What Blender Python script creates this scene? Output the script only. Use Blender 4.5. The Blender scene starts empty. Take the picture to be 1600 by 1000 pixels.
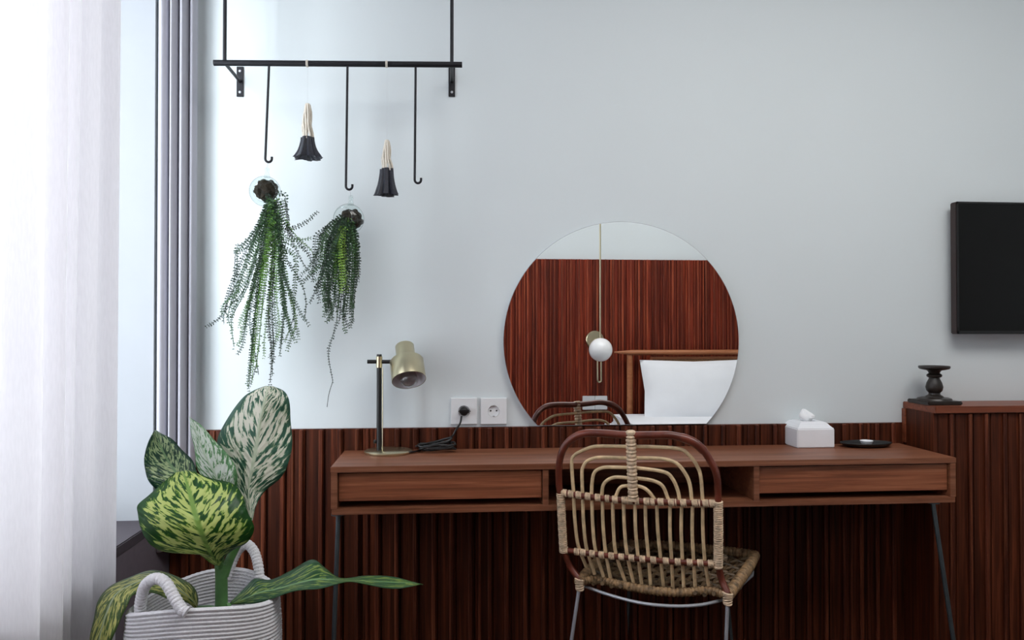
import bpy, bmesh, math, random
from mathutils import Vector, Matrix, noise
rnd = random.Random(7)
S = bpy.context.scene
COL = S.collection
PI = math.pi

# ------------------------------------------------------------------ camera
FPX, YAW, PITCH = 1200.0, math.atan(103 / 1200), math.atan(14 / 1200)
CAM = Vector((0, -2.5, 1.15))
cd = bpy.data.cameras.new('camera')
cam = bpy.data.objects.new('camera', cd)
COL.objects.link(cam)
cam.location = CAM
cam.rotation_euler = (PI / 2 + PITCH, 0, -YAW)
cd.sensor_width = 36
cd.lens = FPX * 36 / 1600
cd.clip_start = 0.02
S.camera = cam

# ------------------------------------------------------------------ world, daylight, exposure
w = bpy.data.worlds.new('sky')
S.world = w
w.use_nodes = True
w.node_tree.nodes['Background'].inputs[0].default_value = (0.86, 0.93, 1, 1)
w.node_tree.nodes['Background'].inputs[1].default_value = 2.2
ld = bpy.data.lights.new('daylight', 'AREA')
ld.shape = 'RECTANGLE'
ld.size, ld.size_y = 2.0, 1.75
ld.energy = 106
ld.color = (0.93, 0.97, 1.0)
lo = bpy.data.objects.new('daylight', ld)
COL.objects.link(lo)
lo.location = (-1.42, -1.62, 1.6)
lo.rotation_euler = (0, -PI / 2, 0)
cl = bpy.data.lights.new('ceiling_fill', 'AREA')      # added soft fill that evens out the walls; no fixture is seen
cl.shape = 'RECTANGLE'
cl.size, cl.size_y = 2.0, 1.0
cl.energy = 32
cl.color = (1.0, 0.985, 0.96)
co = bpy.data.objects.new('ceiling_fill', cl)
COL.objects.link(co)
co.location = (1.2, -1.5, 2.72)
S.view_settings.view_transform = 'Standard'
S.view_settings.look = 'None'
S.view_settings.gamma = 1
S.view_settings.use_curve_mapping = False
S.view_settings.exposure = 0.16
S.cycles.max_bounces = 10
S.cycles.diffuse_bounces = 5
S.cycles.transparent_max_bounces = 24
S.cycles.caustics_reflective = False
S.cycles.caustics_refractive = False

# measured geometry of the place: a sight line through a photo measure, met with a known plane
Fv = Vector((math.sin(YAW) * math.cos(PITCH), math.cos(YAW) * math.cos(PITCH), math.sin(PITCH)))
Rv = Vector((math.cos(YAW), -math.sin(YAW), 0))
Uv = Rv.cross(Fv)
def sight(x, y): return Fv * FPX + Rv * (x - 800) - Uv * (y - 500)
def at(x, y, Y):
    d = sight(x, y)
    return CAM + d * ((Y - CAM.y) / d.y)
def at_plane(x, y, p0, n):
    d = sight(x, y)
    return CAM + d * ((p0 - CAM).dot(n) / d.dot(n))

# ------------------------------------------------------------------ object helpers
ORG = {}
def mesh_of(name, bm, mat, smooth=True):
    me = bpy.data.meshes.new(name)
    bmesh.ops.recalc_face_normals(bm, faces=bm.faces[:])
    bm.to_mesh(me)
    bm.free()
    for m in (mat if isinstance(mat, (list, tuple)) else [mat]):
        me.materials.append(m)
    if smooth:
        for p in me.polygons: p.use_smooth = True
        try: me.set_sharp_from_angle(angle=math.radians(38))
        except Exception: pass
    return me
def obj(name, bm, mat, parent=None, smooth=True, org=None):
    """geometry is given in world coordinates; the mesh is stored about its thing's origin"""
    o_ = ORG[parent.name] if parent else Vector(org or (0, 0, 0))
    bmesh.ops.translate(bm, verts=bm.verts[:], vec=-o_)
    o = bpy.data.objects.new(name, mesh_of(name, bm, mat, smooth))
    COL.objects.link(o)
    if parent: o.parent = parent
    else: o.location = o_
    ORG[o.name] = o_
    return o
def tag(o, label=None, cat=None, group=None, kind=None):
    if label: o['label'] = label
    if cat: o['category'] = cat
    if group: o['group'] = group
    if kind: o['kind'] = kind
    return o
def thing(name, loc, label, cat, group=None):
    o = bpy.data.objects.new(name, None)
    o.empty_display_size = 0.05
    COL.objects.link(o)
    o.location = loc
    ORG[o.name] = Vector(loc)
    return tag(o, label, cat, group)
def BM(): return bmesh.new()
def box(bm, a, b, bev=0.0, seg=2, mi=0):
    a, b = Vector(a), Vector(b)
    r = bmesh.ops.create_cube(bm, size=1)
    vs = r['verts']
    for v in vs:
        v.co = Vector(((a[i] + b[i]) / 2 + v.co[i] * (b[i] - a[i])) for i in range(3))
    if bev:
        es = list({e for v in vs for e in v.link_edges})
        bmesh.ops.bevel(bm, geom=es, offset=bev, segments=seg, affect='EDGES', clamp_overlap=True)
    return bm
def catmull(pts, n=6):
    pts = [Vector(p) for p in pts]
    if len(pts) < 3: return [pts[0].lerp(pts[-1], i / n) for i in range(n + 1)]
    P = [2 * pts[0] - pts[1]] + pts + [2 * pts[-1] - pts[-2]]
    out = []
    for i in range(1, len(P) - 2):
        p0, p1, p2, p3 = P[i - 1:i + 3]
        for k in range(n):
            t = k / n
            out.append(0.5 * (2 * p1 + (p2 - p0) * t + (2 * p0 - 5 * p1 + 4 * p2 - p3) * t * t + (3 * p1 - p0 - 3 * p2 + p3) * t ** 3))
    out.append(pts[-1])
    return out
def resample(pts, step):
    L = [0]
    for a, b in zip(pts, pts[1:]): L.append(L[-1] + (b - a).length)
    n = max(2, int(L[-1] / step))
    out, j = [], 0
    for i in range(n + 1):
        s = L[-1] * i / n
        while j < len(L) - 2 and L[j + 1] < s: j += 1
        d = L[j + 1] - L[j]
        out.append(pts[j].lerp(pts[j + 1], (s - L[j]) / d if d else 0))
    return out
def tube(bm, pts, r, sides=8, cap=True, closed=False):
    """r: a number or a function of (fraction, length)"""
    pts = [Vector(p) for p in pts]
    rings = []
    t0 = (pts[1] - pts[0]).normalized()
    nrm = t0.orthogonal().normalized()
    L = 0
    tot = sum((b - a).length for a, b in zip(pts, pts[1:])) or 1
    n = len(pts)
    for i, p in enumerate(pts):
        if i: L += (p - pts[i - 1]).length
        if closed: t = (pts[(i + 1) % n] - pts[i - 1])
        else: t = (pts[min(i + 1, n - 1)] - pts[max(i - 1, 0)])
        t = t.normalized() if t.length > 1e-9 else t0
        nrm = (nrm - t * nrm.dot(t))
        nrm = nrm.normalized() if nrm.length > 1e-6 else t.orthogonal().normalized()
        b = t.cross(nrm)
        rr = r(L / tot, L) if callable(r) else r
        rings.append([bm.verts.new(p + (nrm * math.cos(2 * PI * k / sides) + b * math.sin(2 * PI * k / sides)) * rr) for k in range(sides)])
    m = n if closed else n - 1
    for i in range(m):
        a, c = rings[i], rings[(i + 1) % n]
        for k in range(sides):
            bm.faces.new((a[k], a[(k + 1) % sides], c[(k + 1) % sides], c[k]))
    if cap and not closed:
        bm.faces.new(rings[0][::-1])
        bm.faces.new(rings[-1])
    return bm
def lathe(bm, prof, M=None, n=32, fr=None, close=False, caps=True):
    """prof: (radius, height) pairs about local z; M places it"""
    M = M or Matrix.Identity(4)
    rings = []
    for j, (r, z) in enumerate(prof):
        ring = []
        for k in range(n):
            a = 2 * PI * k / n
            q = r * (fr(a, j / (len(prof) - 1)) if fr else 1)
            ring.append(bm.verts.new(M @ Vector((q * math.cos(a), q * math.sin(a), z))))
        rings.append(ring)
    for i in range(len(rings) - 1 + (1 if close else 0)):
        a, c = rings[i], rings[(i + 1) % len(rings)]
        for k in range(n):
            bm.faces.new((a[k], a[(k + 1) % n], c[(k + 1) % n], c[k]))
    if not close and caps:
        if prof[0][0] > 1e-5: bm.faces.new(rings[0][::-1])
        if prof[-1][0] > 1e-5: bm.faces.new(rings[-1])
    bmesh.ops.remove_doubles(bm, verts=bm.verts[:], dist=1e-6)
    return bm
def place(loc, zdir=(0, 0, 1), xdir=None):
    z = Vector(zdir).normalized()
    x = Vector(xdir) if xdir else z.orthogonal()
    x = (x - z * x.dot(z)).normalized()
    y = z.cross(x)
    M = Matrix((x, y, z)).transposed().to_4x4()
    M.translation = Vector(loc)
    return M
def lin(c):
    return tuple(((v / 255) / 12.92 if v / 255 <= 0.04045 else ((v / 255 + 0.055) / 1.055) ** 2.4) for v in c) + (1,)

# ------------------------------------------------------------------ materials
def nodes(name):
    m = bpy.data.materials.new(name)
    m.use_nodes = True
    nt = m.node_tree
    return m, nt, nt.nodes['Principled BSDF']
def add(nt, typ, **kw):
    n = nt.nodes.new(typ)
    for k, v in kw.items():
        if isinstance(v, dict):
            for a, b in v.items(): n.inputs[a].default_value = b
        else: setattr(n, k, v)
    return n
def ramp(nt, fac, stops):
    r = add(nt, 'ShaderNodeValToRGB')
    e = r.color_ramp.elements
    while len(e) < len(stops): e.new(0.5)
    for i, (p, c) in enumerate(stops): e[i].position, e[i].color = p, c
    nt.links.new(fac, r.inputs[0])
    return r
def plain(name, rgb, rough=0.5, metal=0.0, spec=0.5, var=0.08, scale=40, bump=0.0, bscale=None):
    m, nt, b = nodes(name)
    tc = add(nt, 'ShaderNodeTexCoord')
    nz = add(nt, 'ShaderNodeTexNoise', **{'inputs': {}}) if False else add(nt, 'ShaderNodeTexNoise')
    nz.inputs['Scale'].default_value = scale
    nz.inputs['Detail'].default_value = 3
    nt.links.new(tc.outputs['Object'], nz.inputs['Vector'])
    c = lin(rgb)
    lo_ = tuple(v * (1 - var) for v in c[:3]) + (1,)
    hi_ = tuple(min(1, v * (1 + var)) for v in c[:3]) + (1,)
    r = ramp(nt, nz.outputs['Fac'], [(0.3, lo_), (0.7, hi_)])
    nt.links.new(r.outputs[0], b.inputs['Base Color'])
    b.inputs['Roughness'].default_value = rough
    b.inputs['Metallic'].default_value = metal
    b.inputs['Specular IOR Level'].default_value = spec
    if bump:
        n2 = add(nt, 'ShaderNodeTexNoise')
        n2.inputs['Scale'].default_value = bscale or scale * 4
        n2.inputs['Detail'].default_value = 4
        nt.links.new(tc.outputs['Object'], n2.inputs['Vector'])
        bp = add(nt, 'ShaderNodeBump')
        bp.inputs['Strength'].default_value = bump
        bp.inputs['Distance'].default_value = 0.004
        nt.links.new(n2.outputs['Fac'], bp.inputs['Height'])
        nt.links.new(bp.outputs[0], b.inputs['Normal'])
    return m
def wood(name, stops, stretch, rough=0.45, rand=0.0, spec=0.4, bump=0.08):
    m, nt, b = nodes(name)
    tc = add(nt, 'ShaderNodeTexCoord')
    mp = add(nt, 'ShaderNodeMapping')
    mp.inputs['Scale'].default_value = stretch
    nt.links.new(tc.outputs['Object'], mp.inputs[0])
    src = mp.outputs[0]
    oi = None
    if rand:
        oi = add(nt, 'ShaderNodeObjectInfo')
        mul = add(nt, 'ShaderNodeMath', operation='MULTIPLY')
        mul.inputs[1].default_value = 37.0
        nt.links.new(oi.outputs['Random'], mul.inputs[0])
        va = add(nt, 'ShaderNodeVectorMath', operation='ADD')
        nt.links.new(src, va.inputs[0])
        nt.links.new(mul.outputs[0], va.inputs[1])
        src = va.outputs[0]
    nz = add(nt, 'ShaderNodeTexNoise')
    nz.inputs['Scale'].default_value = 1.0
    nz.inputs['Detail'].default_value = 6
    nz.inputs['Roughness'].default_value = 0.62
    nz.inputs['Distortion'].default_value = 0.6
    nt.links.new(src, nz.inputs['Vector'])
    r = ramp(nt, nz.outputs['Fac'], [(p, lin(c)) for p, c in stops])
    out = r.outputs[0]
    if rand:
        hs = add(nt, 'ShaderNodeHueSaturation')
        mr = add(nt, 'ShaderNodeMapRange')
        mr.inputs['To Min'].default_value = 1 - rand
        mr.inputs['To Max'].default_value = 1 + rand
        nt.links.new(oi.outputs['Random'], mr.inputs[0])
        nt.links.new(mr.outputs[0], hs.inputs['Value'])
        nt.links.new(out, hs.inputs['Color'])
        out = hs.outputs[0]
    nt.links.new(out, b.inputs['Base Color'])
    b.inputs['Roughness'].default_value = rough
    b.inputs['Specular IOR Level'].default_value = spec
    bp = add(nt, 'ShaderNodeBump')
    bp.inputs['Strength'].default_value = bump
    bp.inputs['Distance'].default_value = 0.002
    nt.links.new(nz.outputs['Fac'], bp.inputs['Height'])
    nt.links.new(bp.outputs[0], b.inputs['Normal'])
    return m
def glass_thin(name, tint=(0.93, 0.965, 0.955), refl=1.5, edge=0.4):
    m = bpy.data.materials.new(name)
    m.use_nodes = True
    nt = m.node_tree
    nt.nodes.clear()
    out = add(nt, 'ShaderNodeOutputMaterial')
    tr = add(nt, 'ShaderNodeBsdfTransparent')
    gl = add(nt, 'ShaderNodeBsdfGlossy')
    gl.inputs['Roughness'].default_value = 0.02
    lw = add(nt, 'ShaderNodeLayerWeight')
    lw.inputs['Blend'].default_value = edge
    r = ramp(nt, lw.outputs['Facing'], [(0.0, tint + (1,)), (0.6, tint + (1,)), (1.0, tuple(v * 0.38 for v in tint) + (1,))])
    nt.links.new(r.outputs[0], tr.inputs[0])
    l2 = add(nt, 'ShaderNodeLayerWeight')
    l2.inputs['Blend'].default_value = 0.5
    pw = add(nt, 'ShaderNodeMath', operation='POWER')
    pw.inputs[1].default_value = 4.0
    nt.links.new(l2.outputs['Facing'], pw.inputs[0])
    mu = add(nt, 'ShaderNodeMath', operation='MULTIPLY_ADD')
    mu.inputs[1].default_value = 0.55 * refl
    mu.inputs[2].default_value = 0.035 * refl
    nt.links.new(pw.outputs[0], mu.inputs[0])
    mx = add(nt, 'ShaderNodeMixShader')
    nt.links.new(mu.outputs[0], mx.inputs[0])
    nt.links.new(tr.outputs[0], mx.inputs[1])
    nt.links.new(gl.outputs[0], mx.inputs[2])
    nt.links.new(mx.outputs[0], out.inputs[0])
    return m
def cloth(name, rgb, trans, clear=0.0):
    """fabric that lets light through: diffuse + translucent + open weave"""
    m = bpy.data.materials.new(name)
    m.use_nodes = True
    nt = m.node_tree
    nt.nodes.clear()
    out = add(nt, 'ShaderNodeOutputMaterial')
    tc = add(nt, 'ShaderNodeTexCoord')
    mp = add(nt, 'ShaderNodeMapping')
    mp.inputs['Scale'].default_value = (260, 260, 40)
    nt.links.new(tc.outputs['Object'], mp.inputs[0])
    nz = add(nt, 'ShaderNodeTexNoise')
    nz.inputs['Scale'].default_value = 1
    nt.links.new(mp.outputs[0], nz.inputs['Vector'])
    c = lin(rgb)
    r = ramp(nt, nz.outputs['Fac'], [(0.35, tuple(v * 0.96 for v in c[:3]) + (1,)), (0.65, c)])
    di = add(nt, 'ShaderNodeBsdfDiffuse')
    tl = add(nt, 'ShaderNodeBsdfTranslucent')
    nt.links.new(r.outputs[0], di.inputs[0])
    nt.links.new(r.outputs[0], tl.inputs[0])
    mx = add(nt, 'ShaderNodeMixShader')
    mx.inputs[0].default_value = trans
    nt.links.new(di.outputs[0], mx.inputs[1])
    nt.links.new(tl.outputs[0], mx.inputs[2])
    last = mx.outputs[0]
    if clear:
        tr = add(nt, 'ShaderNodeBsdfTransparent')
        m2 = add(nt, 'ShaderNodeMixShader')
        m2.inputs[0].default_value = clear
        nt.links.new(last, m2.inputs[1])
        nt.links.new(tr.outputs[0], m2.inputs[2])
        last = m2.outputs[0]
    nt.links.new(last, out.inputs[0])
    return m

M = {}
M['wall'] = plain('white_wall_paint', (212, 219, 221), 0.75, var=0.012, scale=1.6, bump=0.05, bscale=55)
M['reveal'] = plain('reveal_paint_dimmed', (160, 163, 168), 0.7, var=0.02, scale=6)  # darkened in colour to offset the strong window light on the jamb
M['ceiling'] = plain('ceiling_paint', (228, 229, 230), 0.8, var=0.01, scale=2)
M['floor'] = wood('floor_wood', [(0.3, (36, 24, 18)), (0.7, (54, 36, 27))], (2, 30, 30), 0.5)
M['slat'] = wood('mahogany_slat', [(0.28, (36, 16, 9)), (0.5, (72, 33, 18)), (0.72, (108, 54, 32))], (70, 70, 2.2), 0.5, rand=0.3, spec=0.18)
M['batten'] = wood('mahogany_batten', [(0.28, (46, 20, 12)), (0.5, (84, 40, 25)), (0.75, (128, 72, 47))], (80, 80, 2.5), 0.48, rand=0.32, spec=0.2)
M['slat_lit'] = wood('mahogany_slat_lit', [(0.28, (54, 17, 9)), (0.5, (106, 37, 21)), (0.72, (146, 60, 36))], (70, 70, 2.2), 0.5, rand=0.35, spec=0.22)  # brighter copy of the slat wood: rear wall's light put into the colour
M['batten_lit'] = wood('mahogany_batten_lit', [(0.28, (70, 24, 13)), (0.5, (126, 52, 30)), (0.75, (164, 84, 52))], (80, 80, 2.5), 0.48, rand=0.35, spec=0.25)  # batten wood likewise, with the stronger light painted in
M['desk'] = wood('teak_desk', [(0.28, (94, 53, 34)), (0.5, (126, 77, 53)), (0.74, (154, 104, 78))], (2.4, 34, 60), 0.42)
M['drawer'] = wood('teak_drawer', [(0.28, (100, 54, 33)), (0.5, (138, 80, 52)), (0.74, (168, 106, 74))], (3, 40, 110), 0.45)
M['ledge'] = wood('ledge_wood', [(0.28, (92, 44, 27)), (0.5, (124, 64, 40)), (0.74, (150, 86, 58))], (2.4, 40, 60), 0.42)
M['dark_grey'] = plain('dark_grey_stone', (70, 64, 70), 0.7, var=0.1, scale=90)
M['grey_dado'] = plain('dark_grey_dado_paint', (104, 96, 104), 0.7, var=0.06, scale=60)
M['black_metal'] = plain('black_steel', (38, 38, 42), 0.45, 0.6, var=0.1)
M['black_plastic'] = plain('black_plastic', (18, 18, 19), 0.45, var=0.1)
M['white_plastic'] = plain('white_plastic', (226, 228, 230), 0.35, var=0.01)
M['brass'] = plain('brushed_brass', (206, 196, 164), 0.3, 1.0, var=0.05, scale=14)
M['lamp_inside'] = plain('lamp_lining', (238, 235, 238), 0.5, 0.0, var=0.03)
M['steel'] = plain('grey_steel', (178, 180, 186), 0.4, 0.55, var=0.05)
M['dark_steel'] = plain('desk_leg_steel', (96, 106, 110), 0.4, 0.8, var=0.08)
M['frame_white'] = plain('window_frame_paint', (220, 222, 224), 0.5, var=0.02)
M['rattan'] = plain('pale_rattan', (216, 188, 146), 0.5, var=0.3, scale=28)
M['wrap'] = plain('rattan_binding', (208, 182, 152), 0.55, var=0.35, scale=90)
M['cane'] = plain('red_brown_cane', (100, 46, 32), 0.28, var=0.35, scale=22)
M['weave'] = plain('woven_rattan', (134, 106, 74), 0.6, var=0.6, scale=60)
M['weave_shaded'] = plain('woven_rattan_shaded', (88, 68, 44), 0.6, var=0.6, scale=60)  # darker copy of the weave: shade over the seat put into the colour
M['rope'] = plain('white_cotton_rope', (226, 225, 228), 0.85, var=0.06, scale=160, bump=0.5, bscale=420)
M['soil'] = plain('dark_soil', (40, 30, 22), 0.9, var=0.4, scale=80, bump=0.8)
M['moss'] = plain('dark_moss', (36, 30, 18), 0.9, var=0.7, scale=60, bump=0.8)
M['stem'] = plain('green_stalk', (72, 112, 62), 0.4, var=0.35, scale=24)
M['yarn'] = plain('cream_yarn', (222, 214, 200), 0.85, var=0.08, scale=200, bump=0.5, bscale=500)
M['ink'] = plain('dark_dipped_yarn', (30, 32, 44), 0.35, var=0.3, scale=120, bump=0.5, bscale=400)
M['thread'] = plain('nylon_thread', (205, 210, 214), 0.4, var=0.02)
M['tissue'] = plain('tissue_paper', (238, 240, 242), 0.8, var=0.01)
M['porcelain'] = plain('white_lacquer', (232, 234, 238), 0.3, var=0.01)
M['ebony'] = plain('dark_turned_wood', (36, 28, 24), 0.35, var=0.3, scale=40)
M['tv_frame'] = plain('tv_frame', (44, 26, 24), 0.4, var=0.1)
M['screen'] = plain('tv_screen', (9, 9, 8), 0.22, spec=0.25, var=0.05)
M['linen'] = plain('white_linen', (232, 234, 238), 0.85, var=0.02, scale=8, bump=0.15, bscale=30)
M['headboard'] = wood('headboard_wood', [(0.3, (150, 88, 54)), (0.7, (186, 122, 82))], (3, 40, 40), 0.4)
M['cane_panel'] = plain('cane_webbing', (150, 112, 76), 0.6, var=0.4, scale=160)
M['globe'] = plain('opal_glass', (240, 240, 240), 0.25, var=0.01)
M['glass'] = glass_thin('clear_glass')
M['pane'] = glass_thin('window_glass', (0.98, 0.99, 1.0), 0.8, 0.1)
M['bulb'] = glass_thin('bulb_glass', (0.80, 0.80, 0.80), 3.0, 0.5)
M['sheer'] = cloth('sheer_voile', (234, 232, 234), 0.40, 0.07)
M['drape'] = cloth('grey_drape', (203, 202, 211), 0.2)
mm, nt, b = nodes('mirror_silver')
b.inputs['Base Color'].default_value = (0.9, 0.91, 0.91, 1)
b.inputs['Metallic'].default_value = 1
b.inputs['Roughness'].default_value = 0.0
M['mirror'] = mm

def leaf_mat(name, dark, mid, light, amount, vein, seed):
    """variegated blade: uv.x runs across (0..1, midrib at .5), uv.y from base to tip"""
    m, nt, b = nodes(name)
    uv = add(nt, 'ShaderNodeUVMap', uv_map='leaf')
    sp = add(nt, 'ShaderNodeSeparateXYZ')
    nt.links.new(uv.outputs[0], sp.inputs[0])
    def mth(op, a, b_=None, c=None):
        n = add(nt, 'ShaderNodeMath', operation=op)
        for i, v in enumerate((a, b_, c)):
            if v is None: continue
            if isinstance(v, (int, float)): n.inputs[i].default_value = v
            else: nt.links.new(v, n.inputs[i])
        return n.outputs[0]
    sgn = mth('SUBTRACT', sp.outputs[0], 0.5)
    t = mth('MULTIPLY', mth('ABSOLUTE', sgn), 2.0)
    veinpos = mth('SUBTRACT', sp.outputs[1], mth('MULTIPLY', t, 0.30))
    cb = add(nt, 'ShaderNodeCombineXYZ')
    nt.links.new(mth('MULTIPLY', veinpos, 27.0), cb.inputs[0])
    nt.links.new(mth('MULTIPLY', t, 4.6), cb.inputs[1])
    nt.links.new(mth('ADD', mth('MULTIPLY', mth('SIGN', sgn), 5.0), float(seed)), cb.inputs[2])
    nz = add(nt, 'ShaderNodeTexNoise')
    nz.inputs['Scale'].default_value = 1.0
    nz.inputs['Detail'].default_value = 4
    nz.inputs['Roughness'].default_value = 0.55
    nz.inputs['Distortion'].default_value = 0.5
    nt.links.new(cb.outputs[0], nz.inputs['Vector'])
    # fewer streaks towards the rim, none on the last few millimetres
    fall = add(nt, 'ShaderNodeMapRange')
    fall.inputs['From Min'].default_value = 0.70
    fall.inputs['From Max'].default_value = 1.0
    fall.inputs['To Min'].default_value = 0.0
    fall.inputs['To Max'].default_value = 0.16
    nt.links.new(t, fall.inputs[0])
    val = mth('ADD', mth('SUBTRACT', nz.outputs['Fac'], fall.outputs[0]), amount)
    r = ramp(nt, val, [(0.49, lin(dark)), (0.525, lin(mid)), (0.56, lin(light))])
    # pale midrib
    mid_f = add(nt, 'ShaderNodeMapRange')
    mid_f.inputs['From Min'].default_value = 0.03
    mid_f.inputs['From Max'].default_value = 0.075
    mid_f.inputs['To Min'].default_value = 1.0
    mid_f.inputs['To Max'].default_value = 0.0
    nt.links.new(t, mid_f.inputs[0])
    mx = add(nt, 'ShaderNodeMixRGB')
    mx.inputs[2].default_value = lin(vein)
    nt.links.new(mid_f.outputs[0], mx.inputs[0])
    nt.links.new(r.outputs[0], mx.inputs[1])
    nt.links.new(mx.outputs[0], b.inputs['Base Color'])
    b.inputs['Roughness'].default_value = 0.38
    b.inputs['Specular IOR Level'].default_value = 0.45
    # lateral veins in relief
    wv = mth('SINE', mth('MULTIPLY', veinpos, 95.0))
    bp = add(nt, 'ShaderNodeBump')
    bp.inputs['Strength'].default_value = 0.25
    bp.inputs['Distance'].default_value = 0.002
    nt.links.new(wv, bp.inputs['Height'])
    nt.links.new(bp.outputs[0], b.inputs['Normal'])
    # light through the blade
    tl = add(nt, 'ShaderNodeBsdfTranslucent')
    nt.links.new(mx.outputs[0], tl.inputs[0])
    ms = add(nt, 'ShaderNodeMixShader')
    ms.inputs[0].default_value = 0.22
    out = nt.nodes['Material Output']
    nt.links.new(b.outputs[0], ms.inputs[1])
    nt.links.new(tl.outputs[0], ms.inputs[2])
    nt.links.new(ms.outputs[0], out.inputs[0])
    return m
M['leaf_cream'] = leaf_mat('leaf_cream', (58, 104, 84), (150, 178, 140), (236, 236, 220), 0.055, (206, 218, 192), 3)
M['leaf_lime'] = leaf_mat('leaf_lime', (26, 78, 24), (110, 150, 44), (198, 212, 124), 0.045, (132, 170, 80), 9)
M['leaf_pale'] = leaf_mat('leaf_pale', (96, 150, 96), (168, 200, 160), (228, 236, 224), 0.07, (200, 216, 190), 14)
M['leaf_dark'] = leaf_mat('leaf_dark', (30, 68, 52), (84, 124, 84), (168, 188, 140), 0.03, (120, 156, 110), 21)
M['leaf_droop'] = leaf_mat('leaf_droop', (70, 98, 44), (128, 142, 60), (206, 204, 120), 0.03, (176, 190, 150), 31)
M['leaf_long'] = leaf_mat('leaf_long', (28, 74, 34), (66, 112, 46), (130, 150, 66), -0.01, (128, 166, 110), 41)
for i, c in enumerate([(34, 62, 36), (48, 82, 40), (26, 44, 32), (78, 118, 44), (120, 156, 58)]):
    M['frond%d' % i] = plain('needle_green_%d' % i, c, 0.55, var=0.3, scale=60)

# ------------------------------------------------------------------ room
XL, XR, YB, H = -0.87, 3.3, -2.78, 2.75     # left wall face, right wall, rear wall face, ceiling
SILL, WTOP, WY0, WY1 = 0.58, 2.45, -2.45, -0.115
def struct(name, bm, mat, smooth=False):
    return tag(obj(name, bm, mat, None, smooth), kind='structure')
bm = BM(); box(bm, (XL - .3, YB - .15, -.1), (XR + .15, .15, 0)); struct('floor', bm, M['floor'])
bm = BM(); box(bm, (XL - .3, YB - .15, H), (XR + .15, .15, H + .1)); struct('ceiling', bm, M['ceiling'])
bm = BM(); box(bm, (XL - .3, 0, 0), (XR + .15, .15, H)); struct('wall_back', bm, M['wall'])
bm = BM(); box(bm, (XL - .3, YB - .15, 0), (XR + .15, YB, H)); struct('wall_front', bm, M['wall'])
bm = BM(); box(bm, (XR, YB, 0), (XR + .15, 0, H)); struct('wall_right', bm, M['wall'])
bm = BM()
T = XL - .30
box(bm, (T, YB, 0), (XL, 0, SILL - .03)); box(bm, (T, YB, WTOP), (XL, 0, H))
box(bm, (T, WY1, SILL - .03), (XL, 0, WTOP)); box(bm, (T, YB, SILL - .03), (XL, WY0, WTOP))
struct('wall_left', bm, M['wall'])
# window in the left wall: frame, two mullions, panes, dark stone sill
win = tag(thing('window_1', (XL - .2, (WY0 + WY1) / 2, SILL), None, None), kind='structure')
bm = BM()
xw = XL - .235
box(bm, (xw - .03, WY0, SILL), (xw + .03, WY1, SILL + .06), .004); box(bm, (xw - .03, WY0, WTOP - .06), (xw + .03, WY1, WTOP), .004)
for y in (WY0 + .03, (2 * WY0 + WY1) / 3, (WY0 + 2 * WY1) / 3, WY1 - .03):
    box(bm, (xw - .03, y - .03, SILL + .06), (xw + .03, y + .03, WTOP - .06), .004)
obj('window_frame', bm, M['frame_white'], win, False)
ys = [WY0 + .06, (2 * WY0 + WY1) / 3, (WY0 + 2 * WY1) / 3, WY1 - .06]
for y0, y1 in zip(ys, ys[1:]):
    bm = BM(); box(bm, (xw - .004, y0, SILL + .05), (xw + .004, y1, WTOP - .05))
    obj('pane', bm, M['pane'], win, False)
bm = BM(); box(bm, (XL - .30, WY0, SILL - .03), (XL + .012, WY1, SILL), .003)
obj('sill', bm, M['dark_grey'], win, False)
bm = BM(); box(bm, (XL - .20, WY1 - .006, SILL), (XL - .0005, WY1, WTOP)); obj('added_reveal_face', bm, M['reveal'], win, False)  # thin sheet added over the jamb to carry the dimmed colour
bm = BM(); box(bm, (XL, YB, 0), (XL + .01, 0, SILL - .03)); struct('trim_3', bm, M['grey_dado'])

# fluted mahogany cladding: wide boards with narrow raised battens, every one its own piece
def slat_mesh(name, wd, z0, z1, d, mat, bev):
    bm = BM(); box(bm, (0, -d, z0), (wd, 0, z1), bev, 1)
    return mesh_of(name, bm, mat, False)
PITCHX = 0.0595
def cladding(root, x0, x1, face, z0, z1, sgn, jit, ms='slat', mb='batten'):
    """boards along X on a wall face; sgn=-1: proud towards -Y (wall_back), +1: towards +Y (wall_front)"""
    bd = slat_mesh('board', PITCHX - .0025, z0, z1, .012, M[ms], .0015)
    bt = slat_mesh('batten', .0135, z0, z1, .011, M[mb], .003)
    th = slat_mesh('batten', .0085, z0, z1, .006, M[mb], .002)
    x, k = x0, 0
    while x < x1 - PITCHX * 0.6:
        for me, dx, dy in ((bd, 0, 0), (bt, PITCHX * .64 + jit.uniform(-.004, .004), .012)) + (((th, PITCHX * .22 + jit.uniform(-.003, .003), .012),) if jit.random() < .45 else ()):
            o = bpy.data.objects.new(me.name.split('.')[0], me)
            COL.objects.link(o)
            o.parent = root
            if sgn < 0: o.location = Vector((x + dx, face - dy, 0)) - ORG[root.name]
            else:
                o.location = Vector((x + dx + .0135, face + dy, 0)) - ORG[root.name]
                o.rotation_euler = (0, 0, PI)
        x += PITCHX; k += 1
PANEL = 0.832
bm = BM(); box(bm, (XL + .011, -.004, 0), (1.5515, 0, PANEL))
trim = struct('trim_1', bm, M['slat'])
cladding(trim, XL + .0112, 1.556, -.004, 0.0, PANEL, -1, random.Random(3))
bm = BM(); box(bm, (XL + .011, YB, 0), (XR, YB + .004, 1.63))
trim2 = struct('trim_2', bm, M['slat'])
cladding(trim2, XL + .015, 3.25, YB + .004, 0.0, 1.63, 1, random.Random(4), 'slat_lit', 'batten_lit')

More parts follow.
